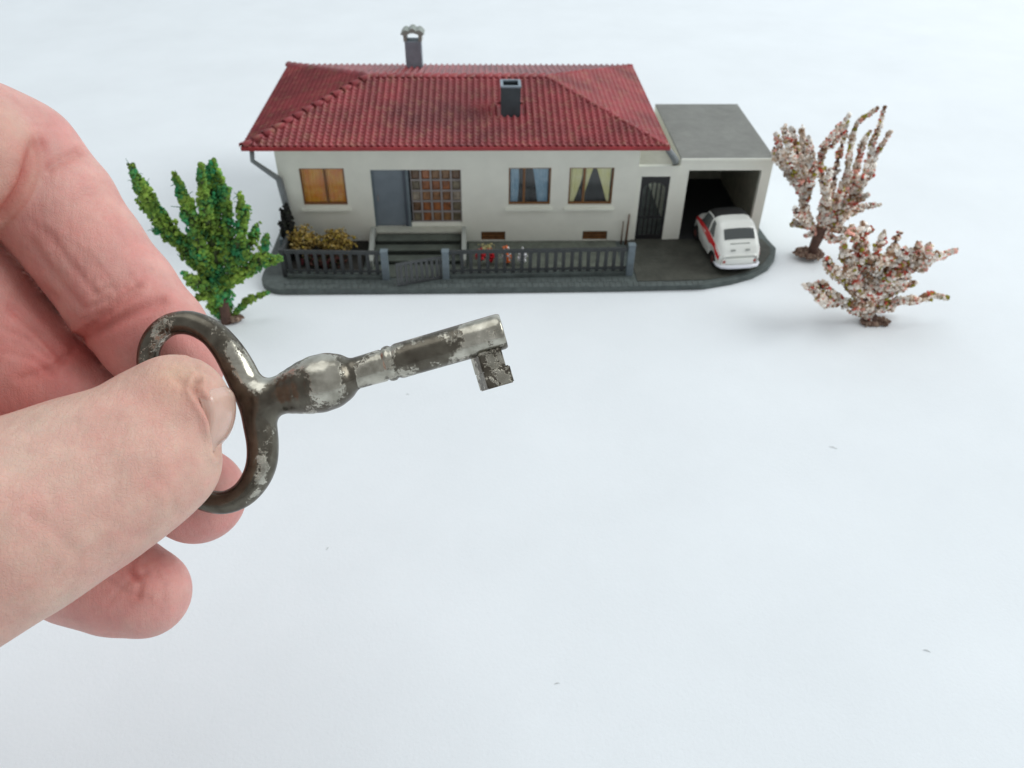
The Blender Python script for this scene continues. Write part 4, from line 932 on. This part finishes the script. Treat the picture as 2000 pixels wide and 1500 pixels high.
# shank: turned profile
def lathe(profile, n=48):
    a = np.array([*(axd * [1, -1]), 0.]); up_ = np.array([-a[1], a[0], 0.]); w_ = np.array([0, 0, 1.]); g = G(); v = []; f = []
    for s, r in profile:
        c = KA(s)
        for k in range(n): an = 2 * math.pi * k / n; v.append(c + (up_ * math.cos(an) + w_ * math.sin(an)) * r * S_)
    for i in range(len(profile) - 1):
        for k in range(n): k2 = (k + 1) % n; f.append((i * n + k, (i + 1) * n + k, (i + 1) * n + k2, i * n + k2))
    f.append(tuple(range(n))); f.append(tuple((len(profile) - 1) * n + k for k in range(n - 1, -1, -1)))
    return g.add(v, f)
pr = [(10, 30.5), (40, 31), (60, 31.2), (80, 31.8), (87, 32), (90, 30.2), (92, 30.2), (95, 33.5), (100, 35.0), (106, 34.8), (110, 32.0), (113, 31.6), (116, 33.6), (121, 34.8)] + [(120 + 20 * i, 34.6 + .12 * i) for i in range(1, 10)] + [(318, 35.8), (326, 35.6), (330, 34.5), (332.5, 32.3), (333, 20), (325, 19), (322, 0.5)]
me = lathe(pr).mesh('shank', smooth=True); bm = bmesh.new(); bm.from_mesh(me); bmesh.ops.recalc_face_normals(bm, faces=bm.faces); bmesh.ops.subdivide_edges(bm, edges=[e for e in bm.edges if e.calc_length() > .12], cuts=2); bm.to_mesh(me); bm.free()
me.polygons.foreach_set('use_smooth', [True] * len(me.polygons))
co = np.array([v.co[:] for v in me.vertices]); setattr_f(me, 'wear_highlight', .03 + .085 * np.exp(-((co[:, 2] / .25 - .75) / .3) ** 2))  # silver bias: overall wear plus a painted highlight band along the shank
sh = part('shank', me, 'key', keyt, local=True)
# bit: stepped plate under the end of the shank; s along the shank, d down from its axis
def KB(s, d, z):
    p = ax0 + axd * s + np.array([-axd[1], axd[0]]) * d; return K(p[0], p[1], z)
def slab(s0, s1, d0, d1, z0, z1, tap=0):
    v = [KB(s + ((9 if z > 0 else -9) if s == s0 + (tap if d == d1 else 0) else 0) - 5, d, z) for z in (z0, z1) for d in (d0, d1) for s in (s0 + (tap if d == d1 else 0), s1)]
    return v, [(0, 2, 3, 1), (4, 5, 7, 6), (0, 1, 5, 4), (2, 6, 7, 3), (0, 4, 6, 2), (1, 3, 7, 5)]
g = G()
for a in [(268, 323, 26, 70, -.13, .13), (269, 330, 67, 102, -.13, .20), (270, 322, 60, 70.5, -.10, .10), (268.5, 322, 30, 37, -.13, .16)]:
    v, f = slab(*a); g.add(v, f)
me = g.mesh('bit'); bm = bmesh.new(); bm.from_mesh(me); bmesh.ops.recalc_face_normals(bm, faces=bm.faces); bmesh.ops.bevel(bm, geom=bm.edges[:], offset=.016, segments=2, affect='EDGES'); bm.to_mesh(me); bm.free()
setattr_f(me, 'wear_highlight', [.05] * len(me.vertices)); part('bit', me, 'key', keyt, local=True)

# ------------------------------------------------------------------ hand
HO = Lc(-300, 900, 11.0)
hand = thing('hand', tuple(dep(-300, 900, 11.0)), 'left hand reaching in from the left edge pinching the key', 'hand', rot=FROT.to_euler())
hand['label'] = 'bare hand reaching in from the left, pinching the worn key'
def Hn(px, py, zc): return Lc(px, py, zc) - HO
def chain(nodes): return [(Hn(x, y, z), r * z / FPX) for x, y, z, r in nodes]
F_index = chain([(343, 712, 12.45, 90), (300, 655, 12.5, 100), (235, 575, 12.5, 104), (170, 490, 12.45, 105), (105, 400, 12.35, 112), (25, 322, 12.15, 128), (-40, 292, 11.9, 135)])
F_prox = chain([(-75, 312, 11.25, 138), (-200, 380, 11.0, 145), (-430, 500, 11.0, 165)])
F_mid = chain([(385, 968, 12.6, 93), (310, 925, 12.6, 98), (220, 866, 12.7, 104), (62, 740, 12.6, 128), (-90, 580, 12.35, 142), (-200, 600, 12.0, 128), (-330, 640, 11.5, 135), (-520, 700, 11.2, 150)])
F_ring = chain([(284, 1158, 12.8, 86), (230, 1140, 12.8, 95), (160, 1113, 12.8, 101), (20, 1040, 12.8, 108), (-140, 940, 12.6, 112), (-280, 860, 12.2, 120), (-540, 860, 11.4, 145)])
F_pink = chain([(-110, 1170, 12.8, 74), (-200, 1130, 12.8, 84), (-330, 1060, 12.6, 92), (-540, 1010, 11.6, 125)])
F_thumb = chain([(341, 799, 10.62, 107), (328, 903, 10.55, 99), (300, 830, 10.6, 112), (262, 900, 10.4, 140), (190, 934, 10.2, 161), (100, 978, 9.9, 174), (0, 1026, 9.6, 192), (-140, 1090, 9.4, 212), (-330, 1120, 9.7, 240), (-520, 1020, 10.3, 260)])
palm = chain([(-500, 620, 11.2, 190), (-560, 800, 11.1, 230), (-580, 980, 10.9, 240), (-820, 900, 10.8, 270), (-1100, 980, 10.8, 240), (-1350, 1040, 10.8, 220)])
hh = .045
lo = Hn(-1200, 1480, 15.2); hi = Hn(560, 20, 8.0)
lo = np.array([Hn(-1120, 0, 11)[0], Hn(0, 1370, 12.8)[1], Hn(0, 0, 14.2)[2]]); hi = np.array([Hn(478, 0, 10.4)[0], Hn(0, 110, 12.2)[1], Hn(0, 0, 7.9)[2]])
gx = [np.arange(lo[i], hi[i], hh, dtype=np.float32) for i in range(3)]
P = np.stack(np.meshgrid(*gx, indexing='ij'), -1)
def chainsdf(P, ch_, k=.10):
    d = None
    for i in range(len(ch_) - 1):
        c_ = cone(P, ch_[i][0], ch_[i + 1][0], ch_[i][1], ch_[i + 1][1]); d = c_ if d is None else smin(d, c_, k)
    return d
def thumbsdf(P):
    c = F_thumb
    d = cone(P, c[0][0], c[2][0], c[0][1], c[2][1])
    d = smin(d, cone(P, c[2][0], c[3][0], c[2][1], c[3][1]), .12)
    d2 = cone(P, c[1][0], c[3][0], c[1][1], c[3][1])
    d = smin(d, d2, .09)
    for i in range(3, len(c) - 1): d = smin(d, cone(P, c[i][0], c[i + 1][0], c[i][1], c[i + 1][1]), .25)
    return d
dI = smin(chainsdf(P, F_index, .2), np.full(P.shape[:3], 99, np.float32), .1)
dP = chainsdf(P, F_prox, .3)
dM = chainsdf(P, F_mid, .2); dR = chainsdf(P, F_ring, .2); dK = chainsdf(P, F_pink, .2); dT = thumbsdf(P); dL = chainsdf(P, palm, .8)
D = smin(dI, dP, .10)
for d_ in (dM, dR, dK): D = smin(D, d_, .05)
fing = D
D = smin(D, dL, .5)
D = smin(D, dT, .06)
pal2 = smin(dL, dT, .6); D = np.minimum(D, pal2)
V, Q = surface_nets(D, lo, hh); V = relax(V, Q, 2)
# region weights per vertex (which finger owns it)
def vs(ch_, k=.2): return chainsdf(V, ch_, k)
vI, vP, vM, vR, vK, vT = vs(F_index), vs(F_prox), vs(F_mid), vs(F_ring), vs(F_pink), thumbsdf(V)
def own(d, others): return np.clip(.5 + (np.min(others, 0) - d) * 6, 0, 1)
oT = own(vT, [vI, vP, vM, vR]); oI = own(vI, [vT, vP, vM, vR]); oM = own(vM, [vT, vI, vP, vR]); oR = own(vR, [vT, vI, vP, vM]); oP = own(vP, [vI, vT, vM])
# normals
me = npmesh('skin', V, Q); nrm = np.zeros((len(V), 3)); me.vertices.foreach_get('normal', nrm.ravel()) if False else None
nr = np.empty(len(V) * 3, np.float32); me.vertices.foreach_get('normal', nr); nrm = nr.reshape(-1, 3)
Wp = V + HO; vpx = Wp[:, 0] / (-Wp[:, 2]) * FPX + 1000; vpy = 750 - Wp[:, 1] / (-Wp[:, 2]) * FPX
front = np.clip(nrm[:, 2] * 2.5 + .6, 0, 1)
disp = np.zeros(len(V)); red = np.zeros(len(V))
def crease(pts, wd, depth, owner, redn=.5, bulge=.35):
    global disp, red
    pts = np.array(pts, float); dm = np.full(len(V), 1e9)
    for i in range(len(pts) - 1):
        a, b = pts[i], pts[i + 1]; ab = b - a; t = np.clip(((vpx - a[0]) * ab[0] + (vpy - a[1]) * ab[1]) / (ab @ ab), 0, 1)
        q = np.hypot(vpx - a[0] - t * ab[0], vpy - a[1] - t * ab[1]); dm = np.minimum(dm, q)
    e = np.exp(-(dm / wd) ** 2); e2 = np.exp(-((dm - 2.2 * wd) / (1.3 * wd)) ** 2)
    disp += 1.35 * (-depth * e + depth * bulge * e2) * owner * front; red += redn * np.exp(-(dm / (wd * 2.6)) ** 2) * owner * front
# index finger flexion creases and finer lines
crease([(68, 285), (56, 325), (42, 365), (8, 415), (-20, 440)], 10, .055, np.maximum(oI, oP), .75)
crease([(150, 665), (205, 640), (262, 612), (315, 590)], 9, .035, oI, .35)
crease([(170, 640), (240, 590), (270, 560)], 6, .02, oI, .2)
crease([(95, 330), (125, 310), (150, 300)], 8, .025, oI, .3)
crease([(60, 470), (110, 540), (160, 600)], 7, .016, oI, .15); crease([(90, 450), (150, 530), (190, 575)], 6, .012, oI, .1)
crease([(10, 505), (60, 545), (110, 580)], 7, .014, oI, .2)
crease([(20, 600), (70, 640), (120, 700)], 8, .02, oM, .2); crease([(40, 740), (100, 720), (140, 690)], 8, .02, oM, .25)
crease([(262, 1085), (255, 1115), (275, 1140), (268, 1165)], 6, .02, oR, .2); crease([(245, 1100), (262, 1130), (285, 1120)], 5, .014, oR, .15)
crease([(215, 1135), (250, 1160), (290, 1170)], 5, .010, oR, .12)
for k in range(7):     # fine flexion lines over the finger joint
    x_, y_ = 175 + 13 * k, 640 - 17 * (k % 4) - 9 * k; crease([(x_ - 30, y_ + 14), (x_ + 5, y_ - 2), (x_ + 42, y_ - 26)], 4.5, .010, oI, .06)
for k in range(6):     # slanting lines along the middle of the finger
    x_, y_ = 60 + 22 * k, 430 + 12 * k; crease([(x_, y_), (x_ + 34, y_ + 44), (x_ + 58, y_ + 84)], 4.5, .008, oI, .05)
crease([(0, 640), (50, 660), (95, 700)], 5, .012, oM, .08); crease([(10, 690), (60, 700), (100, 730)], 5, .010, oM, .06)
crease([(210, 1180), (235, 1150), (262, 1125)], 5, .010, oR, .06); crease([(300, 1110), (318, 1140), (320, 1175)], 5, .008, oR, .05)
# thumb: nail fold, dry skin ridge above the nail, soft folds
crease([(384, 748), (379, 760), (398, 792), (413, 820), (419, 850), (421, 884)], 6, .04, oT, .10, .9)
crease([(375, 700), (392, 722), (420, 735)], 6, .02, oT, .05); crease([(384, 715), (386, 735)], 4, .02, oT, 0)
crease([(340, 735), (365, 760), (385, 800)], 8, .012, oT, .08); crease([(210, 860), (260, 850), (310, 840)], 18, .008, oT, .05)
crease([(60, 1010), (110, 1040), (150, 1085)], 12, .008, oT, .06); crease([(20, 900), (90, 880), (150, 850)], 22, .012, oT, 0)
crease([(300, 930), (330, 960), (345, 1000)], 9, .005, oT, .05); crease([(200, 1010), (240, 1040), (290, 1050)], 10, .004, oT, .03)
V2 = V + nrm * disp[:, None]
me = npmesh('skin', V2, Q)
pale = np.array([.66, .45, .37]); pink = np.array([.68, .385, .345]); rosy = np.array([.62, .235, .21]); deep = np.array([.40, .055, .04])
col = pink[None] + (pale - pink)[None] * oT[:, None]
col = col + (np.array([.62, .38, .31]) - col) * (oP * .8)[:, None]
def tint(c, x, y, z, r, a, owner):
    global col
    p = Hn(x, y, z); d = np.linalg.norm(V - p, axis=1); ww = (a * np.exp(-(d / r) ** 2) * owner)[:, None]; col = col * (1 - ww) + np.array(c)[None] * ww
tint(rosy, 60, 740, 12.0, 1.2, .8, oM); tint(rosy, 385, 960, 12.2, .9, .55, oM); tint(rosy, 260, 1130, 12.2, .7, .45, oR); tint(rosy, 360, 700, 12, .8, .6, oI)
tint((.56, .17, .15), 230, 640, 12, .7, .6, oI); tint((.66, .34, .29), 320, 900, 10, .6, .35, oT); tint((.63, .33, .28), 220, 1000, 9.6, .8, .3, oT)
tint((.66, .40, .26), 350, 720, 10, .35, .5, oT); tint((.67, .47, .40), 60, 900, 9, 1.2, .5, oT); tint((.58, .24, .20), 0, 1130, 9, .5, .3, oT)
tint((.60, .24, .21), 150, 470, 11.8, .5, .3, oI); tint((.66, .37, .31), 200, 420, 12, .8, .35, oI)
tint(deep, 150, 672, 12.2, .42, .45, np.maximum(oI, oM)); tint(deep, 60, 815, 11.8, .6, .4, oM); tint(deep, 40, 590, 12.2, .35, .35, oM)
rw_ = np.clip(red, 0, 1)[:, None]; col = col * (1 - rw_) + deep[None] * rw_
cc = np.ones((len(V), 4), np.float32); cc[:, :3] = np.clip(col, 0, 1)
ca = me.color_attributes.new('col', 'FLOAT_COLOR', 'POINT'); ca.data.foreach_set('color', cc.ravel())
skin = part('skin', me, 'skin', hand, local=True)
# thumb nail: a curved plate laid on the thumb's own surface
def sdT(p): return float(thumbsdf(np.array(p, np.float64)[None])[0])
nl = [(384, 752), (392, 776), (402, 798), (412, 820), (417, 845), (419, 866), (421, 884)]
NU, NV = 26, 18; nv = []; uv = []
for i in range(NU + 1):
    s = i / NU; xl_ = np.interp(s * 6, range(7), [q[0] for q in nl]); yl_ = np.interp(s * 6, range(7), [q[1] for q in nl])
    for j in range(NV + 1):
        t = j / NV
        x_ = xl_ + t * float(np.interp(s * 6, range(7), [60, 66, 62, 54, 44, 30, 8])); y_ = yl_ + t * (-6 - 6 * (1 - s)); z_ = 10.1 + .85 * t * t + .05
        p = Hn(x_, y_, z_)
        for _ in range(6):
            e = 1e-3; d0 = sdT(p); gr = np.array([sdT(p + np.eye(3)[k] * e) - d0 for k in range(3)]) / e; p = p - gr * d0 / (gr @ gr + 1e-9)
        edge = min(t * 6, 1); ss = lambda q: (lambda c: c * c * (3 - 2 * c))(max(0, min(1, q))); lift = -.045 + .078 * ss(t * 3.5) * ss(s * 4.5) * ss((1 - s) * 4.5) * ss((1.15 - t) * 5)
        nv.append(p + gr * lift); uv.append((t, s))
nv = np.array(nv); gq = np.array([(i * (NV + 1) + j, i * (NV + 1) + j + 1, (i + 1) * (NV + 1) + j + 1, (i + 1) * (NV + 1) + j) for i in range(NU) for j in range(NV)])
me = npmesh('nail', nv, gq)
ul = me.uv_layers.new(name='UVMap'); li = np.empty(len(me.loops), np.int32); me.loops.foreach_get('vertex_index', li); ul.data.foreach_set('uv', np.array(uv, np.float32)[li].ravel())
nail = part('thumbnail', me, 'nail', hand, local=True)
md = nail.modifiers.new('thick', 'SOLIDIFY'); md.thickness = .03; md.offset = 0

# ------------------------------------------------------------------ lint on the paper
def onz(px, py, z):
    r = RC.T @ np.array([px - 1000, py - 750, FPX]); return np.array([0, 0, CAMH]) + r * (z - CAMH) / r[2]
MT['lint'] = mat('lint', (.55, .57, .56), .8)
for (px, py, L_, an, lab) in [(1627, 875, .12, -.5, 'short grey lint fibre lying on the white paper right of the key'), (1088, 1336, .06, .2, 'tiny grey speck on the white paper near the bottom edge'),
                             (1810, 1272, .08, -.4, 'thin grey fibre on the white paper at lower right'), (796, 771, .05, .1, 'small grey dust speck on the paper just below the key shank'), (640, 1072, .05, 1.2, 'dust speck on the paper right of the ring fingertip')]:
    c = onz(px, py, TZ); d = np.array([math.cos(an), math.sin(an), 0]) * L_
    solo('lint', G().tube([c - d + [0, 0, .012], c + [0, .02, .02], c + d + [0, 0, .012]], [.004, .010, .004], 6), 'lint', tuple(c), lab, 'lint', 'bits of lint on the paper')
